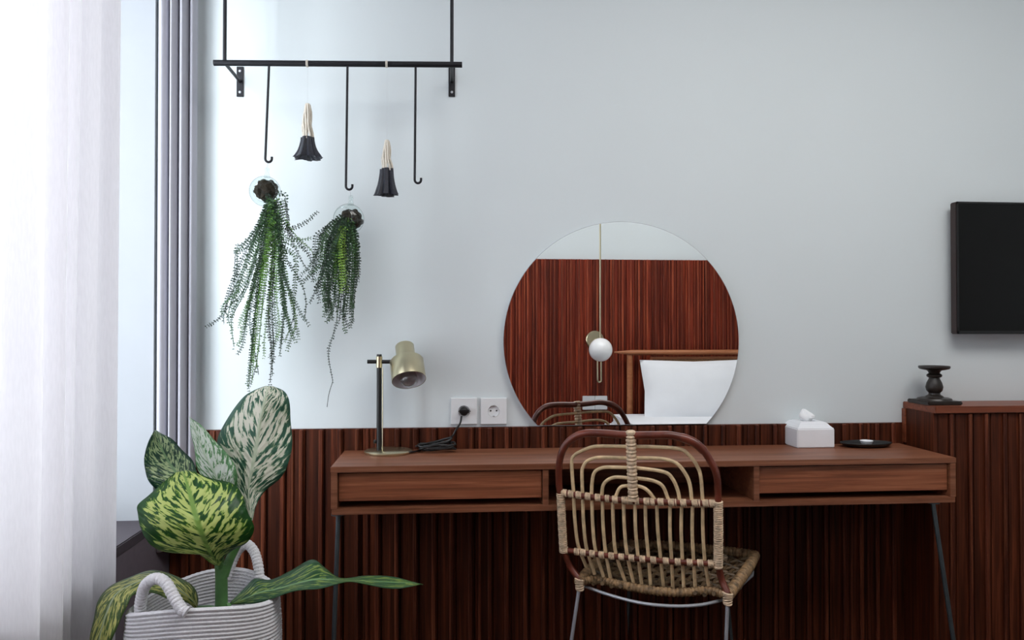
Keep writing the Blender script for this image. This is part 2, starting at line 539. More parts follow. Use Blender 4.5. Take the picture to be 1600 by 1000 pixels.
# ------------------------------------------------------------------ curtains
def curtain(name, path, z0, z1, mat, label, cat, depth=.0, nz=14, bottom=None):
    bm = BM()
    rows = []
    for j in range(nz + 1):
        f = j / nz
        z = z0 + (z1 - z0) * f
        rows.append([bm.verts.new((p.x + (bottom(i / (len(path) - 1), 1 - f)[0] if bottom else 0), p.y + (bottom(i / (len(path) - 1), 1 - f)[1] if bottom else 0), z)) for i, p in enumerate(path)])
    for a, c in zip(rows, rows[1:]):
        for i in range(len(path) - 1): bm.faces.new((a[i], a[i + 1], c[i + 1], c[i]))
    o = obj(name, bm, mat, None, True, org=(path[0].x, path[0].y, z0))
    sd = o.modifiers.new('thickness', 'SOLIDIFY'); sd.thickness = depth or .001; sd.offset = 0
    return tag(o, label, cat)
pth = []
N = 260
XAMP = .022
ye = -.50
for i in range(N + 1):
    f = i / N
    y = -2.35 + f * (ye + 2.35)
    ph = 2 * PI * (y / .105 + .35 * math.sin(y * 9))
    pth.append(Vector((XL + .045 + XAMP * math.sin(ph) + .004 * math.sin(ph * 2.3 + 1) , y, 0)))
sheer = curtain('sheer_curtain', pth, .02, H, M['sheer'], 'white sheer curtain glowing in front of the window, falling in soft folds', 'curtain', .0006,
                bottom=lambda u, d: (.012 * math.sin(u * 40) * d, -.05 * d * u))
p0 = at(238, 600, WY1 - .012)
prof = [(-.862, -.118), (-.852, -.126), (-.842, -.112), (-.839, -.085), (-.833, -.105), (-.826, -.118), (-.818, -.100), (-.816, -.074), (-.809, -.092), (-.801, -.098), (-.795, -.076), (-.792, -.052), (-.786, -.068), (-.779, -.070), (-.774, -.050), (-.776, -.030)]
drape = curtain('blackout_drape', catmull([(a, b_, 0) for a, b_ in prof], 6), .485, H, M['drape'], 'gathered grey blackout drape hanging in narrow pleats in the room corner', 'curtain', .0012)

# ------------------------------------------------------------------ ledge cabinet on the right
LX, LF, LZ = 1.552, -.178, .903
led = thing('ledge_cabinet', (1.95, LF / 2, 0), 'tall dark mahogany slatted ledge cabinet built against wall below the television', 'cabinet')
bm = BM(); box(bm, (LX, LF, LZ - .022), (2.45, -.001, LZ), .002); obj('top_board', bm, M['ledge'], led, False)
bm = BM(); box(bm, (LX, LF + .014, 0), (LX + .016, -.001, LZ - .022), .001); obj('side_panel', bm, M['slat'], led, False)
bm = BM(); box(bm, (LX - .004, -.020, .766), (LX + .012, -.0005, LZ - .0225), .001); obj('edge_strip', bm, M['ledge'], led, False)
bm = BM(); box(bm, (LX + .016, LF + .022, 0), (2.45, -.001, LZ - .022)); obj('carcass', bm, M['slat'], led, False)
x = LX + .017
jr = random.Random(8)
bd = slat_mesh('front_board', .057, 0, LZ - .024, .010, M['slat'], .0015)
bt = slat_mesh('front_batten', .0125, 0, LZ - .024, .009, M['batten'], .003)
while x < 2.38:
    for me, dx, dy in ((bd, 0, 0), (bt, .036 + jr.uniform(-.003, .003), .010)):
        o = bpy.data.objects.new(me.name.split('.')[0], me); COL.objects.link(o); o.parent = led
        o.location = Vector((x + dx, LF + .022 - dy, 0)) - ORG[led.name]
    x += PITCHX

# ------------------------------------------------------------------ desk
DX0, DX1, DY0, DY1, DZ = -.321, 1.523, -.318, -.026, .765
DB = .630
desk = thing('writing_desk', ((DX0 + DX1) / 2, (DY0 + DY1) / 2, 0), 'long reddish brown wooden desk with two drawers and an open centre', 'desk')
bm = BM(); box(bm, (DX0, DY0, DZ - .017), (DX1, DY1, DZ), .0015); obj('desk_top', bm, M['desk'], desk, False)
bm = BM(); box(bm, (DX0 + .003, DY0 + .001, DB), (DX1 - .003, DY1, DB + .017), .0015); obj('bottom_panel', bm, M['desk'], desk, False)
for x in (DX0 + .001, DX1 - .019):
    bm = BM(); box(bm, (x, DY0 + .001, DB + .017), (x + .018, DY1, DZ - .017), .001); obj('side_panel', bm, M['desk'], desk, False)
bm = BM(); box(bm, (DX0 + .02, DY1 - .012, DB + .017), (DX1 - .02, DY1 - .001, DZ - .017)); obj('back_panel', bm, M['desk'], desk, False)
xa, xb = at(853, 765, DY0).x, at(1183, 750, DY0).x
for x in (xa, xb):
    bm = BM(); box(bm, (x - .0085, DY0 + .003, DB + .017), (x + .0085, DY1 - .012, DZ - .017), .001); obj('divider', bm, M['desk'], desk, False)
for x0, x1 in ((DX0 + .021, xa - .0105), (xb + .0105, DX1 - .021)):
    bm = BM()
    box(bm, (x0, DY0 + .012, DB + .036), (x1, DY0 + .028, DZ - .021), .0015)
    box(bm, (x0 + .01, DY0 + .028, DB + .042), (x1 - .01, DY1 - .03, DZ - .03))
    obj('drawer', bm, M['drawer'], desk, False)
def rod(bm, a, b_, r, s=10): return tube(bm, [a, b_], r, s)
for (ax, ay), (bx, by) in (((-.302, -.295), (-.318, -.33)), ((1.462, -.295), (1.535, -.33))):
    bm = BM(); rod(bm, (ax, ay, DB + .001), (bx, by, .001), .0065)
    lathe(bm, [(0, .0), (.02, 0), (.02, .004), (0, .004)], place((ax, ay, DB - .004)), 14)
    obj('leg', bm, M['dark_steel'], desk)

# ------------------------------------------------------------------ mirror
MY = -.006
MC = at(973, 533, MY - .014)
MR = (at(1157, 533, MY - .014) - at(790, 533, MY - .014)).length / 2
zcut = at(973, 663.3, MY - .014).z - MC.z
mir = thing('round_mirror', (MC.x, MY, MC.z + zcut), 'large frameless round mirror with a straight cut bottom edge, propped on the wood panelling', 'mirror')
a0 = math.asin(zcut / MR)
circ = [(MR * math.cos(t), MR * math.sin(t)) for t in [a0 + (PI - 2 * a0) * i / 120 for i in range(121)]]
def disc(bm, pts, y0, y1):
    f = [bm.verts.new((MC.x + x, y0, MC.z + z)) for x, z in pts]
    k = [bm.verts.new((MC.x + x, y1, MC.z + z)) for x, z in pts]
    bm.faces.new(f); bm.faces.new(k[::-1])
    for i in range(len(pts)): bm.faces.new((f[i], f[(i + 1) % len(pts)], k[(i + 1) % len(pts)], k[i]))
bm = BM(); disc(bm, circ, MY - .014, MY - .0095); obj('mirror_glass', bm, M['mirror'], mir, False)
bm = BM(); disc(bm, [(x * .995, z * .995 if z > zcut + .01 else z + .001) for x, z in circ], MY - .0094, 0)
obj('backing', bm, M['frame_white'], mir, False)
bm = BM(); tube(bm, [Vector((MC.x + x, MY - .0125, MC.z + z)) for x, z in circ], .0016, 6, closed=True); obj('polished_edge', bm, M['steel'], mir)

# ------------------------------------------------------------------ sockets
def socket(px, py, label, plugged):
    c = at(px, py, -.009)
    t = thing('wall_socket', (c.x, 0, c.z - .042), label, 'socket')
    bm = BM(); s = .0425
    # square plate with a round opening
    n = 40
    sq = []
    for k in range(n):
        a = 2 * PI * k / n + PI / 4
        q = max(abs(math.cos(a)), abs(math.sin(a)))
        sq.append((math.cos(a) / q * s, math.sin(a) / q * s, math.cos(a) * .0205, math.sin(a) * .0205))
    ring = lambda f, y: [bm.verts.new((c.x + f(v)[0], y, c.z + f(v)[1])) for v in sq]
    rs = [ring(lambda v: v[:2], -.0005), ring(lambda v: v[:2], -.008), ring(lambda v: (v[0] * .965, v[1] * .965), -.0095), ring(lambda v: v[2:], -.0095), ring(lambda v: v[2:], -.001)]
    for a, b_ in zip(rs, rs[1:]):
        for k in range(n): bm.faces.new((a[k], a[(k + 1) % n], b_[(k + 1) % n], b_[k]))
    obj('cover_plate', bm, M['white_plastic'], t)
    bm = BM(); lathe(bm, [(.0205, 0), (.0203, .0082), (.0190, .0088), (.0180, .0015), (0, .001)], place((c.x, -.0012, c.z), (0, -1, 0)), 32)
    well = obj('socket_well', bm, M['white_plastic'], t)
    if not plugged:
        for dx, dz in ((-.0095, .001), (.0095, .001)):
            bm = BM(); lathe(bm, [(.0026, 0), (.0026, .0006), (0, .0006)], place((c.x + dx, -.0025, c.z + dz), (0, -1, 0)), 12)
            obj('pin_hole', bm, M['black_plastic'], well)
        for dz in (-.0165, .0165):
            bm = BM(); box(bm, (c.x - .003, -.0085, c.z + dz - .0015), (c.x + .003, -.003, c.z + dz + .0015), .0005); obj('earth_clip', bm, M['steel'], well)
    return c
SC = socket(725, 642.5, 'white square wall socket with a black plug pushed in', True)
socket(771.5, 642.5, 'empty white square wall socket next to the round mirror', False)

# ------------------------------------------------------------------ desk lamp
LB = at_plane(607, 707.5, Vector((0, 0, DZ)), Vector((0, 0, 1)))
LY = LB.y
PX = at(592.3, 690, LY)
lamp = thing('desk_lamp', (LB.x, LB.y, DZ), 'brass desk lamp with stepped cylinder shade on a black pole', 'lamp')
rb = .074
bm = BM(); lathe(bm, [(0, .0005), (rb - .001, .0005), (rb, .002), (rb, .007), (rb - .002, .0085), (0, .0088)], place((LB.x, LB.y, DZ)), 56); obj('base', bm, M['brass'], lamp)
ptop = at(592.3, 553.5, LY).z
bm = BM(); lathe(bm, [(0, 0), (.0078, 0), (.0078, ptop - DZ - .010), (.007, ptop - DZ - .008), (0, ptop - DZ - .008)], place((PX.x, LY, DZ + .008)), 20); obj('pole', bm, M['black_plastic'], lamp)
bm = BM(); rod(bm, (PX.x + .0105, LY - .002, DZ + .008), (PX.x + .0105, LY - .002, at(598, 575, LY).z), .0016, 8); obj('rod', bm, M['brass'], lamp)
bm = BM(); lathe(bm, [(.003, 0), (.006, .001), (.0065, .006), (.003, .009), (0, .009)], place((PX.x - .008, LY, at(587, 690, LY).z), (-1, 0, 0)), 14); obj('switch', bm, M['black_plastic'], lamp)
z0, z1 = at(592, 574.5, LY).z, at(592, 557, LY).z
bm = BM(); lathe(bm, [(.0078, 0), (.0098, .0005), (.0098, z1 - z0), (.0078, z1 - z0)], place((PX.x, LY, z0)), 22); obj('collar', bm, M['brass'], lamp)
az = at(592, 565, LY).z
bm = BM(); rod(bm, (at(574, 565, LY).x, LY, az), (at(624, 566, LY).x, LY, az - .001), .0062, 12); obj('arm', bm, M['black_plastic'], lamp)
# stepped shade, mouth down and turned a little to the room
bot = at(639, 594, LY - .044); top = at(632, 540, LY + .026)
axd = (top - bot); Ls = axd.length; axd.normalize()
Ms = place(bot, axd)
r1, r2 = .0525, .0295
h1 = Ls * .56
bm = BM(); lathe(bm, [(r1 - .0015, .0), (r1, 0), (r1, h1 - .004), (r1 - .003, h1), (r2 + .001, h1 + .0015), (r2, h1 + .004), (r2, Ls - .003), (r2 - .002, Ls), (0, Ls)], Ms, 48, None, False, False)
shade = obj('shade', bm, M['brass'], lamp)
bm = BM(); lathe(bm, [(r1 - .0015, .0005), (r1 - .002, h1 - .006), (r2 - .002, h1 - .003), (.015, Ls - .02), (0, Ls - .02)], Ms, 40, None, False, False); obj('lining', bm, M['lamp_inside'], shade)
bm = BM(); lathe(bm, [(.012, .07), (.0135, .045), (.016, .040), (.025, .018), (.0275, .006), (.024, -.008), (.014, -.017), (0, -.020)], Ms, 28, None, False, False); bl = obj('bulb', bm, M['bulb'], lamp)
bm = BM(); lathe(bm, [(0, .048), (.011, .048), (.0125, .07), (0, .085)], Ms, 20); obj('bulb_cap', bm, M['steel'], bl)
# cord: from the base, a slack bundle by the wall, then up to the plug
pz = DZ + .004
P_ = lambda x, y, Y, z=None: Vector((at(x, y, Y).x, Y, at(x, y, Y).z if z is None else z))
loop = []
cxp = P_(683, 690, -.085, pz)
rr = random.Random(5)
for i in range(130):
    a = i / 130 * 2 * PI * 6.5
    loop.append(Vector((cxp.x + (.052 + rr.uniform(-.006, .006)) * math.cos(a) + .012 * math.sin(a * .13), cxp.y + (.022 + rr.uniform(-.004, .004)) * math.sin(a), DZ + .006 + .020 * (i / 130) * (1 + .5 * math.cos(a)) + .006 * math.sin(a * 1.7) + .004)))
path = [Vector((LB.x + .045, LB.y + .04, DZ + .006)), P_(630, 697, -.10, pz), P_(640, 695, -.115, pz + .002), P_(655, 695, -.075, pz), P_(668, 693, -.06, pz + .004)] + loop[::3] + [P_(702, 684, -.05), P_(712, 672, -.045), P_(719, 661, -.04), P_(721, 650, -.037)]
bm = BM(); tube(bm, resample(catmull(path, 5), .004), .0032, 7); cord = obj('power_cord', bm, M['black_plastic'], lamp)
bm = BM()
lathe(bm, [(0, 0), (.014, 0), (.014, .012), (.012, .018), (.006, .022), (0, .022)], place((SC.x, -.0035, SC.z), (0, -1, 0)) @ Matrix.Diagonal((1, 1, 1, 1)), 24)
box(bm, (SC.x - .019, -.037, SC.z - .003), (SC.x + .021, -.022, SC.z + .007), .004)
obj('plug', bm, M['black_plastic'], cord)

# ------------------------------------------------------------------ tissue box, tray, white dish
fd_ = lambda x, y: at_plane(x, y, Vector((0, 0, DZ)), Vector((0, 0, 1)))
TB = (fd_(1246, 700.5), fd_(1302, 699))
tx0, tx1, ty0, ty1 = TB[0].x, TB[1].x, TB[0].y, TB[0].y + .118
tb = thing('tissue_box', ((tx0 + tx1) / 2, (ty0 + ty1) / 2, DZ), 'glossy white tissue box with sloping lid and a tissue poking out', 'tissue box')
bm = BM()
hA, hB = .062, .082
w0, w1 = (tx1 - tx0) / 2, (ty1 - ty0) / 2
cx, cy = (tx0 + tx1) / 2, (ty0 + ty1) / 2
def rect(s, z, q=1.0): return [bm.verts.new((cx + a * w0 * s, cy + b_ * w1 * s * q, DZ + z)) for a, b_ in ((-1, -1), (1, -1), (1, 1), (-1, 1))]
rs = [rect(1, .0005), rect(1, hA), rect(.86, hA + .006), rect(.74, hA + .016), rect(.66, hB), rect(.3, hB), rect(.3, hB - .01)]
bm.faces.new(rs[0][::-1])
for a, b_ in zip(rs, rs[1:]):
    for k in range(4): bm.faces.new((a[k], a[(k + 1) % 4], b_[(k + 1) % 4], b_[k]))
bm.faces.new(rs[-1])
bmesh.ops.bevel(bm, geom=[e for e in bm.edges if e.calc_length() > .02], offset=.0025, segments=2, affect='EDGES', clamp_overlap=True)
obj('box_body', bm, M['porcelain'], tb)
bm = BM()
def tiss(a, t):
    return 1 + .35 * math.sin(3 * a + 1) * t + .18 * math.sin(7 * a) * t
bm2 = [(.012, -.008), (.013, 0), (.020, .010), (.019, .018), (.012, .027), (.004, .037), (0, .039)]
lathe(bm, bm2, place((cx - .002, cy, DZ + hB)), 26, tiss)
for v in bm.verts: v.co.x += (v.co.z - DZ - hB) * .35 * math.sin(v.co.y * 160)
obj('tissue', bm, M['tissue'], tb)
TC = at(1353, 694, -.092)
ty = TC.y
tray = thing('tray', (TC.x, ty, DZ), 'flat black tray holding small white dish beside tissue box', 'tray')
bm = BM(); lathe(bm, [(0, .001), (.064, .001), (.078, .007), (.086, .014), (.084, .0155), (.076, .009), (.062, .0045), (0, .0045)], place((TC.x, ty, DZ), (0, 0, 1), (1, 0, 0)) @ Matrix.Diagonal((1, .58, 1, 1)), 40)
obj('tray_plate', bm, M['black_plastic'], tray)
bm = BM(); box(bm, (TC.x - .022, ty - .018, DZ + .0046), (TC.x + .03, ty + .02, DZ + .0065), .0008); obj('felt_mat', bm, M['black_metal'], tray)
bm = BM(); lathe(bm, [(0, .0), (.012, .0), (.017, .004), (.0205, .013), (.0195, .0138), (.015, .009), (0, .007)], place((TC.x + .002, ty, DZ + .0068)), 28)
tag(obj('dish', bm, M['porcelain'], None, True, org=(TC.x, ty, DZ + .0068)), 'small round white dish sitting on the black tray', 'dish')

# ------------------------------------------------------------------ candle holder
CH = at_plane(1460, 625, Vector((0, 0, LZ)), Vector((0, 0, 1)))
chx = at(1460, 625, -.09).x
ch = thing('candle_holder', (chx, -.09, LZ), 'dark turned wooden candle holder with square foot on wood ledge', 'candle holder')
hs = .0585
bm = BM()
box(bm, (chx - hs, -.09 - hs, LZ + .0005), (chx + hs, -.09 + hs, LZ + .013), .003)
lathe(bm, [(.054, .013), (.05, .019), (.04, .022), (0, .022)], place((chx, -.09, LZ)), 4 * 8); obj('foot', bm, M['ebony'], ch)
bm = BM(); lathe(bm, [(.030, .021), (.026, .026), (.018, .031), (.017, .036), (.024, .044), (.0265, .056), (.023, .070), (.017, .082), (.016, .086), (.022, .089), (.0235, .094), (.0215, .098), (.0165, .101), (.019, .107), (.025, .112), (0, .112)], place((chx, -.09, LZ)), 32); obj('turned_stem', bm, M['ebony'], ch)
bm = BM(); lathe(bm, [(.030, .1115), (.044, .115), (.0475, .119), (.0475, .124), (.045, .1255), (.038, .1245), (.034, .1205), (0, .120)], place((chx, -.09, LZ)), 36); obj('candle_plate', bm, M['ebony'], ch)

# ------------------------------------------------------------------ television
a, c = at(1493.5, 315, -.055), at(1496, 522, -.055)
tvx, tz1, tz0 = (a.x + c.x) / 2, a.z, c.z
tv = thing('television', (tvx + .38, 0, tz0), 'black flat screen television mounted on white wall above ledge cabinet', 'television')
bm = BM(); box(bm, (tvx, -.055, tz0), (tvx + .775, -.022, tz1), .003); obj('casing', bm, M['tv_frame'], tv, False)
bm = BM()
e = .007
for q0, q1 in (((tvx, tz0), (tvx + .775, tz0 + e * 1.6)), ((tvx, tz1 - e), (tvx + .775, tz1)), ((tvx, tz0), (tvx + e, tz1)), ((tvx + .775 - e, tz0), (tvx + .775, tz1))):
    box(bm, (q0[0], -.0575, q0[1]), (q1[0], -.0545, q1[1]), .0008)
obj('bezel', bm, M['black_plastic'], tv, False)
bm = BM(); box(bm, (tvx + e, -.0562, tz0 + e), (tvx + .775 - e, -.0548, tz1 - e)); obj('screen', bm, M['screen'], tv, False)
bm = BM(); box(bm, (tvx + .25, -.022, tz0 + .1), (tvx + .52, -.0005, tz1 - .1), .003); obj('wall_mount', bm, M['black_metal'], tv, False)

# ------------------------------------------------------------------ hanging rail with hooks
BY = -.165
bl_, br_ = at(334, 98.2, BY), at(722, 101.2, BY)
bdir = (br_ - bl_).normalized()
def onbar(px):
    t = (at(px, 99, BY).x - bl_.x) / (br_.x - bl_.x)
    return bl_.lerp(br_, t)
rail = thing('hanging_rail', bl_.lerp(br_, .5), 'black metal hanging rail with wall brackets and three long hooks', 'rail')
bm = BM(); rod(bm, bl_, br_, .0088, 18); obj('bar', bm, M['black_metal'], rail)
for px in (351, 706):
    p = onbar(px); q = at(px + (1 if px < 500 else 0), 0, BY)
    bm = BM(); rod(bm, p, (q.x, BY, H), .0055, 12); obj('suspension_rod', bm, M['black_metal'], rail)
for px in (375, 706):
    t0_, t1_ = at(px, 104, -.004), at(px, 151, -.004)
    bm = BM(); box(bm, (t0_.x - .0105, -.0045, t1_.z), (t0_.x + .0105, -.0005, t0_.z), .0008)
    br = obj('bracket', bm, M['black_metal'], rail, False)
    bm = BM(); pb = onbar(353 if px < 500 else 706)
    zb = at(px, 127, -.004).z
    rod(bm, pb + Vector((0, 0, -.004)), (t0_.x, -.005, zb), .0052, 10)
    obj('bracket_arm', bm, M['black_metal'], br)
    for py in (111, 144):
        z = at(px, py, -.004).z
        bm = BM(); lathe(bm, [(.0042, 0), (.0038, .0016), (0, .002)], place((t0_.x, -.0045, z), (0, -1, 0)), 12); obj('screw', bm, M['steel'], br)
HOOK = []
for (xa_, xb_, yb_) in ((420.5, 414.5, 254), (543, 540.5, 297), (649.5, 648, 287)):
    p = onbar(xa_); q = at(xb_, yb_ - 6, BY)
    r = .0095
    pts = [p, p.lerp(q, .5), q]
    pts += [Vector((q.x + r - r * math.cos(t), BY, q.z - r * math.sin(t) * 1.05)) for t in [PI * i / 10 for i in range(1, 11)]]
    pts.append(pts[-1] + Vector((0, 0, .006)))
    bm = BM(); tube(bm, pts, .0036, 10); obj('hook', bm, M['black_metal'], rail)
    HOOK.append(Vector((q.x + r, BY, q.z - r * 1.05 + .0036)))

# ------------------------------------------------------------------ tassels hung from the rail on nylon
def tassel(px, ytop, ymid, ybot, wtop, wmid, wbot, label, seed, ruff):
    p = onbar(px); b0, m0, t0_ = (at(px - .5, y, BY) for y in (ybot, ymid, ytop))
    k = 2.345 / 1200
    t = thing('tassel', (b0.x, BY, b0.z), label, 'tassel')
    bm = BM()
    tube(bm, [p + bdir * (-.0035) + Vector((0, .0094 * math.cos(q), .0094 * math.sin(q))) for q in [2 * PI * i / 24 for i in range(24)]], .0016, 6, closed=True)
    tube(bm, [p + bdir * (.0) + Vector((0, .0094 * math.cos(q), .0094 * math.sin(q))) for q in [2 * PI * i / 24 for i in range(24)]], .0016, 6, closed=True)
    obj('rail_loop', bm, M['yarn'], t)
    bm = BM(); rod(bm, p + Vector((0, 0, -.0095)), t0_ + Vector((0, 0, -.006)), .0004, 5); obj('nylon_thread', bm, M['thread'], t)
    rg = random.Random(seed)
    bm = BM()
    for i in range(9):
        a = 2 * PI * i / 9
        r0, r1_ = wtop * k * .28, wmid * k * .40
        pts = [Vector((t0_.x + math.cos(a + .5 * f) * (r0 + (r1_ - r0) * f) * (1 + .25 * math.sin(f * 7 + i)), BY + math.sin(a + .5 * f) * (r0 + (r1_ - r0) * f), t0_.z + (m0.z - .006 - t0_.z) * f)) for f in [j / 9 for j in range(10)]]
        tube(bm, pts, .0032, 6)
    lathe(bm, [(0, .006), (.006, .004), (.0075, -.002), (.007, -.010), (0, -.012)], place(t0_), 12)
    obj('yarn_strands', bm, M['yarn'], t)
    hh = m0.z - b0.z
    bm = BM()
    def fr(a, f): return 1 + ruff * (.12 + .25 * f) * (math.sin(7 * a + seed) * .5 + math.sin(13 * a + 2 * seed) * .3 + math.sin(4 * a) * .4)
    W0, W1 = wmid * k / 2, wbot * k / 2
    prof = [(W0 * .5, hh + .001)] + [(W0 + (W1 - W0) * (1 - f) ** 2.0 , hh * f) for f in [1, .85, .7, .55, .4, .25, .12, .04]] + [(W1 * 1.02, .0), (W1 * .9, .002), (W1 * .5, .012), (0, .02)]
    lathe(bm, prof, place(b0), 60, fr)
    for v in bm.verts:
        v.co.z += .003 * noise.noise(v.co * 60 + Vector((seed, 0, 0)))
    obj('dipped_skirt', bm, M['ink'], t)
tassel(481, 164, 215, 247, 12, 20, 40, 'cream yarn tassel with wide flared black skirt, beside the left hook', 2, 1.0)
tassel(605, 221, 264, 305, 10, 19, 31, 'cream yarn tassel with narrow black bell skirt, hanging lower beside right hook', 5, 1.3)

# ------------------------------------------------------------------ glass globe planters and the trailing plants in them
def globe(px, py, hook, axis, lab, plab, seed):
    c = at(px, py, BY); R = .0455
    t = thing('glass_planter', c - Vector((0, 0, R)), lab, 'planter', None)
    ax = Vector(axis).normalized(); Mg = place(c, ax)
    a0_ = .78
    prof = [(R * math.sin(a), R * math.cos(a)) for a in [a0_ + (PI - a0_) * i / 22 for i in range(23)]]
    prof[-1] = (0, -R)
    bm = BM(); lathe(bm, prof, Mg, 40)
    # open mouth: drop the cap face the lathe closes with
    big = [f for f in bm.faces if len(f.verts) > 10]
    bmesh.ops.delete(bm, geom=big, context='FACES_ONLY')
    obj('glass_globe', bm, M['glass'], t)
    bm = BM(); rr_ = R * math.sin(a0_)
    tube(bm, [Mg @ Vector((rr_ * math.cos(q), rr_ * math.sin(q), R * math.cos(a0_))) for q in [2 * PI * i / 36 for i in range(36)]], .0013, 6, closed=True)
    obj('rim', bm, M['glass'], t)
    top_ = c + Vector((.006, 0, R))
    bm = BM(); lathe(bm, [(.010, -.004), (.0075, .002), (.0055, .010), (.0065, .018), (.0055, .024), (0, .0255)], place(top_), 18); obj('glass_loop', bm, M['glass'], t)
    bm = BM(); tube(bm, [top_ + Vector((0, 0, .022)), (top_ + Vector((0, 0, .03))).lerp(hook, .5), hook + Vector((0, 0, .001))], .0005, 5); obj('hanging_wire', bm, M['steel'], t)
    return c, R, ax
g1 = globe(414, 299, HOOK[0], (.15, -.86, -.1), 'clear glass globe planter on left hook, holding loosest trailing plant', '', 1)
g2 = globe(545, 342, HOOK[1], (-.42, -.86, -.05), 'clear glass globe planter on middle hook, holding denser trailing plant', '', 2)
def moss(c, R, parent, seed, off):
    bm = BM()
    bmesh.ops.create_icosphere(bm, subdivisions=4, radius=R)
    for v in bm.verts:
        v.co = Vector((v.co.x, v.co.y, v.co.z * .9)) * (1 + .30 * noise.noise(v.co * 90 + Vector((seed, 0, 0)))) + c + off
    return obj('root_ball', bm, M['moss'], parent)
def strand(parent, pts, mat, leaf=.0115, step=.0078, seed=0, taper=True, dense=1):
    rg = random.Random(seed)
    P3 = resample(catmull(pts, 6), step)
    bm = BM()
    n = len(P3)
    tube(bm, P3[::2] if n > 6 else P3, .0010, 3, cap=False)
    ph = rg.uniform(-.5, .5)
    for i, p in enumerate(P3):
        if i == 0: continue
        f = i / n
        t = (P3[min(i + 1, n - 1)] - P3[i - 1]).normalized()
        e1 = t.cross(Vector((.25, 1, .1))).normalized(); e2 = t.cross(e1)
        ph += rg.uniform(-.25, .25)
        for k in range(2 + i % 2 * dense):
            a = ph + PI * k + rg.uniform(-.35, .35) if k < 2 else rg.uniform(0, 6.28)
            d = (e1 * math.cos(a) + e2 * math.sin(a)) * .96 + t * rg.uniform(-.15, .3)
            L = leaf * rg.uniform(.75, 1.15) * (1 - .4 * f if taper else 1)
            sd = t * L * .25
            m_ = p + d * L * .55
            tip = p + d * L + Vector((0, 0, -.10 * L))
            nrm_ = d.cross(t).normalized() * L * .12
            v = [bm.verts.new(q) for q in (p, m_ + sd + nrm_, tip, m_ - sd + nrm_)]
            bm.faces.new(v)
    return obj('strand', bm, mat, parent, False)
tp1 = thing('trailing_plant', g1[0], 'loose dark green trailing plant with long thin strands spilling from left glass globe', 'plant')
moss(g1[0], .033, tp1, 1, Vector((.004, -.001, .003)))
tp2 = thing('trailing_plant', g2[0], 'dense leafy trailing plant with bright green middle spilling from second glass globe', 'plant')
moss(g2[0], .033, tp2, 4, Vector((.006, .002, -.002)))
def frond(parent, px, y0, y1, mat, seed, leaf=.0115, dense=1):
    n = len(px)
    pts = []
    for i, (a, b_) in enumerate(px):
        f = i / (n - 1)
        pts.append(at(a, b_, y0 + (y1 - y0) * f))
    return strand(parent, pts, mat, leaf, seed=seed, dense=dense)
L1 = [
    (((420, 300), (408, 345), (383, 395), (360, 450), (347, 492), (322, 511)), 2),
    (((422, 305), (402, 355), (376, 388), (368, 394), (366, 440), (360, 480)), 0),
    (((424, 308), (400, 372), (378, 432), (362, 497), (366, 545)), 1),
    (((425, 310), (410, 390), (391, 468), (380, 535), (371, 553)), 0),
    (((426, 312), (414, 400), (400, 478), (394, 555), (388, 611)), 1),
    (((427, 312), (418, 415), (408, 500), (402, 560), (391, 604)), 0),
    (((428, 314), (424, 420), (419, 500), (424, 555), (422, 601)), 2),
    (((429, 312), (430, 400), (425, 470), (428, 550), (424, 572)), 2),
    (((431, 312), (441, 385), (448, 440), (468, 486), (483, 508)), 0),
    (((432, 308), (446, 352), (470, 383), (484, 400), (487, 415)), 2),
    (((432, 312), (439, 356), (458, 356), (478, 347), (496, 331)), 2),
    (((432, 304), (445, 304), (449, 340), (456, 375), (474, 412), (486, 428)), 0),
    (((430, 318), (435, 395), (441, 445), (452, 505), (462, 535)), 1),
    (((437, 400), (445, 470), (441, 520), (437, 556)), 0),
    (((436, 385), (460, 398), (462, 432), (458, 480), (467, 530)), 1),
    (((421, 330), (398, 372), (380, 391), (366, 394)), 0),
    (((418, 318), (398, 375), (372, 448), (356, 492), (363, 515)), 1),
    (((423, 320), (404, 410), (384, 490), (378, 520), (372, 540)), 3),
    (((425, 330), (409, 425), (396, 515), (392, 570), (386, 600)), 1),
    (((424, 325), (413, 440), (406, 520), (400, 580)), 3),
    (((428, 330), (424, 440), (414, 520), (412, 560)), 3),
    (((429, 335), (432, 420), (428, 470), (432, 520), (428, 545)), 1),
    (((433, 320), (440, 372), (459, 384), (480, 386)), 1),
    (((434, 330), (446, 400), (470, 440), (478, 470), (476, 500)), 0),
    (((420, 325), (396, 410), (380, 455), (352, 486), (350, 505)), 0),
    (((419, 330), (404, 390), (388, 445), (370, 480), (360, 500)), 1),
    (((427, 325), (420, 380), (402, 440), (390, 500), (398, 548), (404, 585)), 0),
    (((431, 330), (438, 420), (444, 480), (456, 520), (448, 548)), 1),
    (((433, 340), (444, 420), (456, 470), (463, 500), (457, 525)), 3),
    (((426, 340), (416, 400), (398, 450), (376, 500), (374, 512)), 3),
    (((440, 310), (447, 330), (450, 352), (448, 380)), 0),
]
yb1 = BY - .03
rg = random.Random(11)
for i, (px, m_) in enumerate(L1):
    dy = rg.uniform(-.035, .03)
    frond(tp1, px, yb1, BY + dy, M['frond%d' % m_], 100 + i)
    if i not in (0, 10, 15, 30) and i % 3 != 2:
        j = rg.uniform(-7, 7)
        px2 = [(a + j * f * 1.0 + rg.uniform(-1.5, 1.5), b_ - 14 * f) for (a, b_), f in zip(px, [k / (len(px) - 1) for k in range(len(px))])]
        frond(tp1, px2, yb1, BY + rg.uniform(-.04, .03), M['frond%d' % rg.choice((0, 1, 1, 0, 3))], 200 + i)
